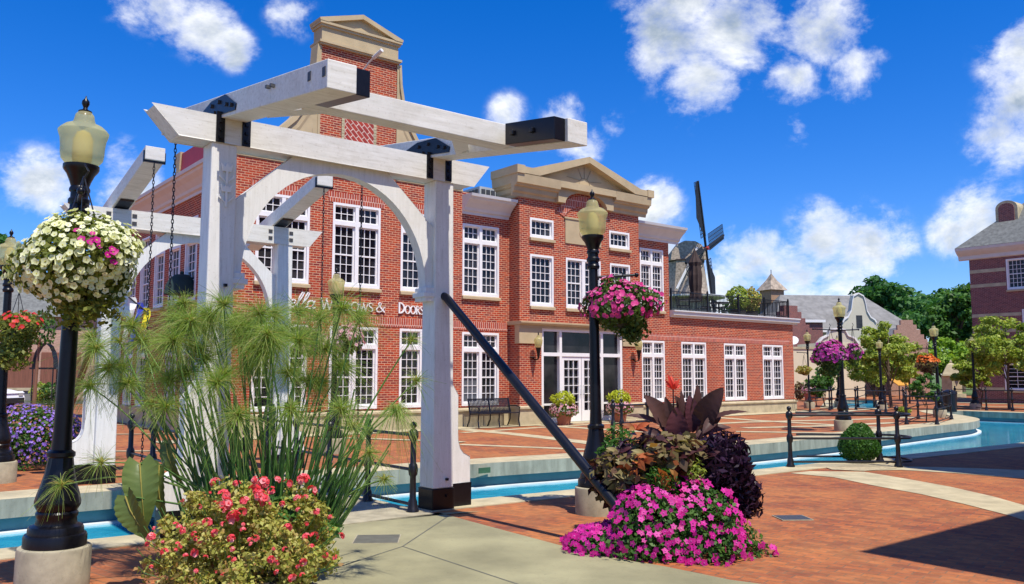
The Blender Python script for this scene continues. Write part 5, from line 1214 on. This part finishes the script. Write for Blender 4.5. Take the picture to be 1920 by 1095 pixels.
tree_px('locust_tree', 'airy yellow green tree in front of the dark brick house', 1893, 772, 582, 150, 40, 'leaf_locust', 7600, .17, cl=(.14, .30), clumps=60, trunk=.08, seed=12,flat=.12)
tree_px('locust_tree', 'small airy tree beside the lamp before the dark brick house', 1838, 768, 668, 90, 43, 'leaf_locust', 3400, .17, cl=(.14, .30), clumps=32, trunk=.06, seed=13,flat=.12)
tree_px('locust_tree', 'airy light green tree standing between the layered tree and the orange flower basket', 1706, 768, 655, 84, 48, 'leaf_locust', 3000, .16, cl=(.16, .30), clumps=34, trunk=.06, seed=23, flat=.3)
tree_px('broadleaf_tree', 'low lime green tree filling the gap behind the far lamps', 1650, 752, 668, 110, 64, 'leaf_tree_bright', 3600, .34, clumps=30, trunk=.2, seed=24, flat=.2)
tree_px('broadleaf_tree', 'lime green tree touching the wall of the dark brick house', 1838, 752, 655, 80, 66, 'leaf_tree_bright', 3000, .36, clumps=26, trunk=.2, seed=25, flat=.2)
tree_px('young_tree', 'young broadleaf tree inside the iron guard frame by the pool', 1736, 790, 692, 58, 29.5, 'leaf_tree', 1000, .13, clumps=22, trunk=.025, seed=14, cl=(.16, .32))
tree_px('young_tree', 'young green tree before the cream wall, right of the slim lamp', 1548, 766, 690, 66, 44, 'leaf_tree', 1100, .2, clumps=16, trunk=.04, seed=15)
tree_px('young_tree', 'sparse young green tree at the foot of the slim lamp', 1532, 764, 712, 40, 43, 'leaf_green', 700, .17, clumps=12, trunk=.03, seed=16)
for u, v, w, h, leaf, lb in ((1500, 751, 16, 34, 'leaf_coleus', 'maroon leaved plant at the corner of the red brick building'), (1694, 778, 20, 14, 'leaf_locust', 'low green tuft at the foot of the layered trees')):
    b = gr(u, v); t = thing('shrub', lb, 'shrub', (b[0], b[1], 0)); sc_ = b[1] / F; leafball('foliage', 500, (w * sc_ / 1.6, w * sc_ / 1.6, h * sc_ / 2), .16, leaf, t, (0, 0, h * sc_ / 2)); MB().tube([(0, 0, 0), (0, 0, h * sc_ / 2)], .04).build('stem', 'bark', t)
g = gr(1498, 752); t = thing('flower_planter', 'pink flowers in a pot at the corner of the red brick building', 'planter', (g[0] + .3, g[1] - 1.2, 0)); MB().lathe([(.3, 0), (.4, .5)], 14).build('pot', 'terracotta', t); leafball('foliage', 300, (.5, .5, .35), .12, 'leaf_basket', t, (0, 0, .65)); d = sph(160, -.3); blossoms(t, 'blossom', PETUNIA, d * np.array([.52, .5, .38]) + np.array([0, 0, .65]), d, .13, ['petal_pale', 'petal_magenta'], 0)

def px_obj(u, v, Y, rz=0): p = at(u, v, Y); return Vector((p.x, p.y, 0))
# ---- dark brick house on the right edge, its long face running along the bridge axis
hp = Vector((*gr(1831, 755.5), 0)); HB = thing('brick_house', 'dark brick house with pale stripes and a steep grey roof on the right edge', 'house', hp, TH - math.pi / 2)
wl = MB(); hw_ = [(3.0, 4.55, 1.05, 1.7), (6.6, 4.55, 1.05, 1.7), (2.7, .95, 3.2, 2.9), (3.4, .0, 0, 0)][:3] + [(7.5, .95, 3.2, 2.9), (10.5, 4.55, 1.05, 1.7)]
hw_ = [(2.0, 6.45, 1.05, 1.75), (5.0, 6.45, 1.05, 1.75), (8.0, 6.45, 1.05, 1.75), (2.7, 3.2, 1.9, 2.1), (6.8, 3.2, 1.9, 2.1), (1.6, .75, 3.6, 2.0), (7.0, .75, 3.6, 2.0)]
wall_holes(wl, 0, 16, 0, 8.45, [hole(w) for w in hw_])
wl.add([(0, 0, 0), (0, 9, 0), (0, 9, 8.45), (0, 0, 8.45)], [(3, 2, 1, 0)]); wl.add([(16, 0, 0), (16, 9, 0), (16, 9, 8.45), (16, 0, 8.45)], [(0, 1, 2, 3)]); wl.add([(0, 9, 0), (16, 9, 0), (16, 9, 8.45), (0, 9, 8.45)], [(0, 1, 2, 3)]); wl.build('wall', 'brick_dark', HB)
for w in hw_: window(HB, w[0], w[1], w[2], w[3], 'single' if w[2] < 1.5 else 'pair')
for z in (7.55, 6.7, 4.95, 4.05, 3.1, 2.45, .72):
    st = MB(); xs = [0.0]; cuts = sorted([(w[0] - .04, w[0] + w[2] + .04) for w in hw_ if w[1] - .15 < z + .2 and z < w[1] + w[3] + .05])
    x = 0.0
    for a, b in cuts + [(16.0, 16.0)]:
        if a > x:
            st.box(x, a, -.012, .02, z, z + .19)
            if x > 0: st.build('stone_band', 'coping', HB); st = MB()
            elif a < 16: st.box(-.012, .02, .021, 9, z, z + .19); st.build('stone_band', 'coping', HB); st = MB()
        x = max(x, b)
    if st.v and not cuts: st.box(-.012, .02, .021, 9, z, z + .19)
    if st.v: st.build('stone_band', 'coping', HB)
cn = MB(); HCN = [(0, 8.35), (.1, 8.4), (.14, 8.6), (.35, 8.75), (.5, 8.9), (.55, 9.05), (0, 9.1)]; profile(cn, HCN, -.55, 16.5); cn.prism_xz([(-o, z) for o, z in HCN], .001, 9.5); cn.build('cornice', 'grey_trim', HB)
rf = MB(); rf.add([(-.55, -.55, 9.06), (16.5, -.55, 9.06), (16.5, 9.5, 9.06), (-.55, 9.5, 9.06), (4.2, 4.4, 13.6), (11.8, 4.4, 13.6)], [(0, 1, 5, 4), (1, 2, 5), (2, 3, 4, 5), (3, 0, 4), (3, 2, 1, 0)]); rf.build('roof', 'roof_tile', HB)
dm = MB(); dm.prism_xz([(1.15, 10.3)] + [(1.75 + .60 * math.cos(R(a)), 11.35 + .46 * math.sin(R(a))) for a in range(180, -1, -15)] + [(2.35, 10.3)], 1.15, 2.4); dmo = dm.build('roof_vent', 'coping', HB)
MB().prism_xz([(1.32, 10.5)] + [(1.75 + .43 * math.cos(R(a)), 11.32 + .33 * math.sin(R(a))) for a in range(180, -1, -15)] + [(2.18, 10.5)], 1.10, 1.149).build('vent_face', 'brick_dark', dmo)

def gabled_block(parent, x0, x1, y0, y1, h, ridge, wallm, roofm, hip=0):
    MB().box(x0, x1, y0, y1, 0, h).build('wall', wallm, parent)
    yc = (y0 + y1) / 2; o = .35
    MB().add([(x0 - o, y0 - o, h), (x1 + o, y0 - o, h), (x1 + o, y1 + o, h), (x0 - o, y1 + o, h), (x0 + hip, yc, ridge), (x1 - hip, yc, ridge)], [(0, 1, 5, 4), (1, 2, 5), (2, 3, 4, 5), (3, 0, 4), (3, 2, 1, 0)]).build('roof', roofm, parent)
    e = MB(); e.box(x0 - o, x1 + o, y0 - o - .08, y0 - o, h - .28, h + .06); e.box(x1 + o, x1 + o + .08, y0 - o, y1 + o, h - .28, h + .06); e.build('eaves_board', 'white_frame', parent)
# long grey roofed hall behind
g = at(1545, 752, 80); GH = thing('grey_roofed_hall', 'long pale hall with a big grey hipped roof and a curved white gable', 'building', (g.x, g.y, 0), R(6))
gabled_block(GH, -4.5, 9.2, 0, 9, 5.9, 9.6, 'cream_stucco', 'roof_grey', 2.5)
sgb = MB(); cs = [(1.6, 0), (1.6, 6.6), (1.75, 6.85), (2.15, 7.1), (2.5, 7.7), (2.65, 8.6), (2.8, 9.1)]; cs = cs + [(3.3, 9.35), (3.8, 9.1)] + [(6.6 - x, z) for x, z in reversed(cs[:6])]
sgb.prism_xz(cs, -.95, -.4); so_ = sgb.build('curved_gable', 'grey_stucco', GH)
ed = MB(); tp = cs[1:-1]; inn2 = [(3.3 + (x - 3.3) * .955, z - .12) for x, z in tp]; ed.prism_xz(tp + list(reversed(inn2)), -1.05, -.951); ed.build('gable_edge', 'white_frame', so_)
MB().box(3.0, 3.6, -.97, -.951, 6.0, 7.2).build('window', 'glass_dark', so_)
dmr = MB(); dmr.box(-3.6, -.3, -.9, 2, 4.2, 6.6); do_ = dmr.build('dormer', 'brick_dark', GH); MB().add([(-3.8, -1.1, 6.75), (-.1, -1.1, 6.75), (-.1, 2.4, 6.75), (-3.8, 2.4, 6.75), (-1.6, 1.2, 8.2)], [(0, 1, 4), (1, 2, 4), (2, 3, 4), (3, 0, 4)]).build('dormer_roof', 'roof_grey', do_); MB().box(-3.8, -.1, -1.12, 2.4, 6.5, 6.75).build('dormer_eaves', 'white_frame', do_)
MB().bar((-2.3, .6, 6.7), (-2.0, 1.0, 8.2), .16).build('vent_pipe', 'white_frame', GH)
# brick stepped gable and cream wall
def stepped(mb, w, z0, top, steps, y0, y1):
    P = [(-w / 2, 0), (-w / 2, z0)]
    for k in range(steps):
        x = -w / 2 * (1 - (k + 1) / (steps + .8)); z = z0 + (top - z0) * (k + 1) / steps
        P += [(P[-1][0], z)] if k == 0 else [(P[-1][0], z)]
        P += [(x, z)]
    P = P + [(-x, z) for x, z in reversed(P)]
    Q = [P[0]]
    for p in P[1:]:
        if abs(p[0] - Q[-1][0]) > 1e-6 or abs(p[1] - Q[-1][1]) > 1e-6: Q.append(p)
    return mb.prism_xz(Q, y0, y1)
def house(name, label, u, Y, zr, w, z0, top, steps, wm, depth, rz=0, cat='house'):
    g = at(u, 752, Y); t = thing(name, label, cat, (g.x, g.y, 0), rz); stepped(MB(), w, z0, top, steps, 0, .5).build('stepped_gable', wm, t)
    MB().prism_xz([(-w / 2 + .1, 0), (-w / 2 + .1, z0), (0, top - .7), (w / 2 - .1, z0), (w / 2 - .1, 0)], .5, depth).build('body', wm, t)
    r = MB(); r.prism_xz([(-w / 2 - .2, z0 - .1), (0, top - .65), (w / 2 + .2, z0 - .1), (w / 2 + .2, z0 + .1), (0, top - .4), (-w / 2 - .2, z0 + .1)], .51, depth + .2); r.build('roof', 'roof_grey', t); return t
house('stepped_gable_house', 'brown brick house with a stepped gable beside the roof terrace', 1488, 68, 0, 3.6, 5.2, 7.2, 4, 'brick_dark', 9, R(20))
t = house('stepped_gable_house', 'small pinkish brick house with a stepped gable among the trees', 1707, 66, 0, 2.9, 4.0, 5.9, 5, 'brick_pink', 7, R(-12))
MB().box(-3.2, -1.46, 2.5, 6, 0, 3.6).build('side_wing', 'brick_pink', t)
g = at(1490, 752, 60); cw_ = thing('cream_wall_building', 'plain low cream coloured building beyond the back pool', 'building', (g.x, g.y, 0), R(4))
MB().box(-1.0, 2.0, 0, 4, 0, 3.45).box(2.0, 5.4, .4, 4, 0, 3.9).build('wall', 'cream_stucco', cw_)
cg = [(1.9, 3.45), (2.0, 3.9), (2.35, 4.3), (2.8, 4.5), (2.95, 4.9), (3.55, 5.0), (4.1, 4.9), (4.3, 4.5), (4.8, 4.3), (5.1, 3.9)]; MB().prism_xz(cg, .45, .8).build('curved_parapet', 'grey_stucco', cw_)
ed = MB(); i2 = [(3.5 + (x - 3.5) * .95, z - .10) for x, z in cg]; ed.prism_xz(cg + list(reversed(i2)), .36, .449); ed.build('parapet_edge', 'white_frame', cw_)
MB().box(-1.05, 2.0, -.06, .1, 3.45, 3.6).build('wall_cap', 'coping', cw_)
dsh = thing('satellite_dish', 'small white satellite dish on the cream building', 'satellite dish', (g.x + .4, g.y + 1.0, 3.45)); MB().lathe([(.02, 0), (.2, .05), (.33, .16), (.35, .2)], 14).build('dish', 'white_frame', dsh).rotation_euler = (R(60), 0, R(-20)); dsh.children[0].location = (0, 0, .55); MB().tube([(0, 0, 0), (0, .05, .5)], .03).build('mast', 'metal_grey', dsh)
# square turret
g = at(1453, 752, 86); tu = thing('square_turret', 'square tan turret with a pointed tiled roof', 'tower', (g.x, g.y, 0), R(25)); zt = at(1453, 545, 86).z; z2 = at(1453, 512, 86).z
MB().box(-.85, .85, -.85, .85, 0, zt).build('wall', 'turret_tan', tu); MB().add([(-1.12, -1.12, zt), (1.12, -1.12, zt), (1.12, 1.12, zt), (-1.12, 1.12, zt), (-.4, -.4, zt + 1.05), (.4, -.4, zt + 1.05), (.4, .4, zt + 1.05), (-.4, .4, zt + 1.05), (0, 0, z2)], [(3, 2, 1, 0), (0, 1, 5, 4), (1, 2, 6, 5), (2, 3, 7, 6), (3, 0, 4, 7), (4, 5, 8), (5, 6, 8), (6, 7, 8), (7, 4, 8)]).build('roof', 'thatch', tu); MB().tube([(0, 0, z2 - .1), (0, 0, z2 + .35)], .04).build('spike', 'black_iron', tu)
# windmill
YM = 160.0; g = at(1292, 752, YM); wmz = lambda v: at(1292, v, YM).z
wm_ = thing('windmill', 'large thatched windmill with dark lattice sails beyond the roof terrace', 'windmill', (g.x, g.y, 0))
MB().lathe([(6.2, 0), (5.1, 10), (3.35, wmz(492))], 8).build('tower', 'thatch', wm_)
MB().lathe([(3.5, 0), (3.5, .3), (3.2, .35)], 8, (0, 0, wmz(492))).build('cap_ring', 'canvas_dark', wm_)
cap = MB(); zc = wmz(490)
for_ = [(-3.4, 0), (-3.1, 1.6), (-2.0, 3.0), (-.4, 3.7), (1.4, 3.6), (2.6, 2.9), (3.2, 1.6), (3.3, 0)]
cap.add([(x, -2.4 * (1 - .18 * z / 3.7), zc + z) for x, z in for_] + [(x * .97, -.3, zc + z * 1.06) for x, z in for_] + [(x * .97, 2.0, zc + z) for x, z in for_], [tuple(range(8)), tuple(reversed(range(16, 24)))] + [(i + 8 * r, i + 1 + 8 * r, i + 9 + 8 * r, i + 8 + 8 * r) for i in range(7) for r in range(2)] + [(0, 7, 15, 8)[::-1], (8, 15, 23, 16)[::-1]]); cap.build('cap', 'thatch', wm_, smooth=True)
hub = Vector((3.6, -1.0, wmz(467))); hx = Vector((.5, .866, 0)); th = R(19.3); BL = 12.9
ax_ = MB(); ax_.tube([(1.0, .1, hub.z + .1), hub, hub + Vector((.5, -.25, 0))], .35, 8); ax_.build('windshaft', 'mill_red', wm_)
nrm = Vector((.866, -.5, 0))
for k in range(4):
    an = th + k * math.pi / 2; d = hx * -math.sin(an) + Vector((0, 0, math.cos(an))); pd = hx * math.cos(an) + Vector((0, 0, math.sin(an)))
    s1 = MB(); s1.bar(hub, hub + d * BL, .38); so2 = s1.build('sail', 'sail_dark', wm_)
    bd = MB(); bd.hexa([tuple(hub + d * a + pd * b + nrm * c) for c in (-.04, .04) for a, b in ((2.2, .15), (BL, .1), (BL, .75), (2.2, .9))]); bd.build('wind_board', 'sail_dark', so2)
    lt = MB()
    for j in range(16): p = hub + d * (2.4 + j * .7); lt.bar(p, p - pd * 2.3, .1)
    for w in (.8, 1.55, 2.3): lt.bar(hub + d * 2.4 - pd * w, hub + d * BL - pd * w, .09)
    lt.build('lattice', 'sail_dark', so2)
    if k in (0, 2): cl = MB(); cl.hexa([tuple(hub + d * a - pd * b + nrm * c) for c in (-.03, .03) for a, b in ((2.2, .1), (BL - .1, .1), (BL - .2, 1.6), (6.5, 3.5))]); cl.build('sail_cloth', 'sail_dark', so2)
MB().bar((1.6, -2.6, wmz(468)), (-3.2, -6.6, wmz(548)), .3).build('tail_pole', 'grey_trim', wm_)
bal = MB(); bal.lathe([(7.2, wmz(560)), (7.2, wmz(560) + .3)], 16); bal.build('gallery', 'grey_trim', wm_)
# stone lantern kiosk
g = gr(1786, 746); ki = thing('stone_kiosk', 'small pale stone pillar kiosk with a pyramid roof, behind the pool', 'kiosk', (g[0], g[1], 0), R(20)); k_ = g[1] / F
MB().box(-.62, .62, -.62, .62, 0, .3).box(-.45, .45, -.45, .45, .3, 1.55).build('pillar', 'coping', ki); MB().lathe([(.85, 1.55), (.82, 1.65), (.35, 2.35), (.1, 2.45), (.12, 2.55), (.02, 2.68)], 4).build('roof', 'coping', ki); MB().box(-.3, .3, -.47, -.451, .5, 1.4).build('panel', 'stone_tan', ki)
g = gr(1782, 772); bn = thing('litter_bin', 'dark bin standing in front of the stone kiosk', 'bin', (g[0], g[1], 0)); MB().lathe([(.26, 0), (.3, .75), (.3, .8)], 16).build('body', 'black_iron', bn); MB().lathe([(.32, .8), (.3, .9), (.1, .98)], 16).build('lid', 'black_iron', bn)
g = gr(1684, 748); aw2 = thing('yellow_awning', 'small yellow awning glimpsed under the layered trees', 'awning', (g[0], g[1], 0)); MB().prism_yz([(0, 1.35), (-1.2, .95), (-1.2, .9), (0, 1.25)], -.5, .5).build('canvas', 'yellow_paint', aw2)
for x in (-.42, .42): MB().tube([(x, -1.15, 0), (x, -1.15, .95)], .04).build('pole', 'black_iron', aw2)

# ---- far left: tan house, white car, arbour, bunting
g = at(70, 745, 52); th_ = thing('tan_house', 'tan rendered house with brown plank doors on the far left', 'house', (g.x, g.y, 0), R(22))
MB().box(-9, 5.5, 0, 8, 0, 5.2).build('wall', 'brick_pink', th_); MB().prism_yz([(-.4, 5.2), (4, 8), (8.4, 5.2)], -9.4, 5.9).build('roof', 'roof_tile', th_)
for x in (-1.2, 1.2): d_ = MB().box(x - 1.1, x + 1.1, -.06, -.001, .6, 3.0); d_.build('door', 'wood_brown', th_)
MB().box(-6.5, -4.8, -.05, -.001, 1.0, 2.6).build('window', 'glass_dark', th_)
g = at(45, 742, 47); lw = thing('low_stone_wall', 'low grey stone wall with a pale cap in front of the tan house', 'wall', (g.x, g.y, 0), R(8)); MB().box(-4, 2.2, 0, .4, 0, .75).build('body', 'roof_grey', lw); MB().box(-4.1, 2.3, -.08, .48, .75, .9).build('cap', 'coping', lw)
for i, u in enumerate((75, 92)):
    p = at(u, 740, 46); t = thing('shrub', ('pale leaved bush under the iron arbour', 'green bush at the right foot of the iron arbour')[i], 'shrub', (p.x, p.y, 0)); leafball('foliage', 500, (.55, .5, .6), .16, 'leaf_locust' if i == 0 else 'leaf_green', t, (0, 0, .6)); MB().tube([(0, 0, 0), (0, 0, .5)], .04).build('stem', 'bark', t)
g = at(78, 742, 38); ab = thing('iron_arbour', 'black iron arbour with a rounded top and a shelf', 'arbour', (g.x, g.y, 0), R(10)); am = MB()
for x in (-.42, .42):
    for y in (0, .5): am.tube([(x, y, 0), (x, y, 1.9)], .03, 6)
am.build('frame', 'black_iron', ab); am = MB()
for k in range(5): am.tube([(.45 * math.cos(R(a)), .12 * k, 1.95 + 1.1 * math.sin(R(a))) for a in range(0, 181, 20)], .022, 5)
am.build('arch', 'black_iron', ab); MB().box(-.55, .55, -.05, .55, 1.88, 1.96).build('shelf', 'black_iron', ab)
tr = MB()
g2_ = gr(62, 775); tk = thing('slender_tree', 'thin brown tree trunk rising behind the violet flowers', 'tree', (g2_[0], g2_[1], 0)); MB().tube([(0, 0, 0), (.05, 0, 1.8), (.1, 0, 3.2)], .09, 8, r1=.05).build('trunk', 'wood_pole', tk, smooth=True); leafball('crown', 500, (.7, .6, .8), .16, 'leaf_tree', tk, (.1, 0, 3.6))
def car():
    p = at(8, 765, 40); t = thing('parked_car', 'front end of a white car parked on the left street', 'car', (p.x - 1.75, p.y, 0), R(-4))
    side = [(-2.2, .35), (-2.25, .85), (-2.0, 1.0), (-1.5, 1.42), (-.3, 1.48), (.55, 1.05), (1.5, .92), (2.1, .78), (2.2, .5), (2.15, .3)]
    MB().prism_xz(side, -.85, .85).build('body', 'car_white', t, bevel=.08)
    MB().prism_xz([(-1.8, .98), (-1.45, 1.36), (-.35, 1.42), (.4, 1.05)], -.86, .86).build('window', 'glass_dark', t); MB().box(2.1, 2.26, -.8, .8, .3, .55).build('bumper', 'rubber', t)
    for x in (-1.35, 1.4):
        for y in (-.8, .8):
            w = MB(); w.prism_xz([(x + .34 * math.cos(R(a)), .34 + .34 * math.sin(R(a))) for a in range(0, 360, 20)], y - .1, y + .1); wo = w.build('wheel', 'rubber', t); MB().prism_xz([(x + .2 * math.cos(R(a)), .34 + .2 * math.sin(R(a))) for a in range(0, 360, 30)], y - .11, y + .11).build('rim', 'metal_grey', wo)
    for y in (-.65, .65): MB().box(2.02, 2.19, y - .14, y + .14, .62, .78).build('headlight', 'metal_grey', t)
car()
def flag(label, u, v, Y, cols, s):
    p = at(u, v, Y); t = thing('hanging_flag', label, 'flag', p, R(20))
    MB().tube([(-.25 * s, 0, .55 * s), (.45 * s, 0, -.05 * s)], .015).build('pole', 'black_iron', t)
    for i, c in enumerate(cols):
        f = MB(); a = -.2 * s + i * .22 * s; n_ = 6
        vs = [(a + .22 * s * x + .05 * s * math.sin(k), .05 * s * math.sin(1.3 * k + x), .50 * s - (a + .2 * s) * .8 - k * .17 * s * (1 - .25 * x)) for k in range(n_) for x in (0, 1)]
        f.add(vs, [(2 * k, 2 * k + 1, 2 * k + 3, 2 * k + 2) for k in range(n_ - 1)]); f.build('cloth', c, t, smooth=True)
flag('blue and yellow flag drooping beside the left rear bridge post', 252, 585, 15.5, ['flag_white', 'flag_blue', 'flag_yellow'], .55)
flag('white flag with a blue edge drooping below the blue and yellow flag', 240, 630, 16.2, ['flag_white', 'flag_blue'], .5)
g = gr(902, 872); t = thing('wall_plaque', 'small green plaque on the far canal wall right of the bridge', 'plaque', Vector((-.61, 15.82, -.1)) + N2 * .17, TH); MB().box(-.13, .13, -.01, .01, -.05, .05).build('plate', 'green_plaque', t)

# ---- neighbouring houses beyond the right edge of the picture; their roofs shade the paving
def neighbour(name, label, corner, rot, w, d, h):
    t = thing(name, label, 'building', corner, rot); m_ = MB(); hs2 = [(x, x + 1.1, z, z + 1.9) for x in np.arange(1.2, w - 1.5, 2.6) for z in np.arange(.9, h - 2.2, 3.2)]
    wall_holes(m_, 0, w, 0, h, [tuple(float(v) for v in q) for q in hs2], y=-d); wall_holes(m_, 0, d, 0, h, [], y=0.0, axis='y'); m_.add([(0, 0, 0), (w, 0, 0), (w, 0, h), (0, 0, h)], [(0, 1, 2, 3)]); m_.add([(w, 0, 0), (w, -d, 0), (w, -d, h), (w, 0, h)], [(0, 1, 2, 3)]); m_.add([(0, 0, 0), (0, -d, 0), (0, -d, h), (0, 0, h)], [(0, 1, 2, 3)])
    m_.build('wall', 'brick_red', t); MB().box(-.001, w + .001, -d - .001, .001, h, h + .25).build('parapet', 'stone_tan', t)
    for q in hs2: window(t, float(q[0]), float(q[2]), 1.1, 1.9, 'single', y=-d)
k = math.tan(math.pi / 2 - SUN_EL); dsp = lambda h: Vector((-SH.x, -SH.y, 0)) * (h * k)
tip1 = Vector((*gr(1610, 1035), 0)); tip2 = Vector((*gr(1694, 878), 0)); h1, h2 = 6.2, 10.5
neighbour('neighbour_house', 'low brick neighbour just beyond the right edge, shading the front paving', tip1 - dsp(h1 + .25), TH, 12, 9, h1)
neighbour('neighbour_house', 'tall brick neighbour beyond the right edge, shading the canal bank', tip2 - dsp(h2 + .25) + Vector((.27, .963, 0)) * 6.5, math.atan2(-.27, .963), 13, 6.5, h2)
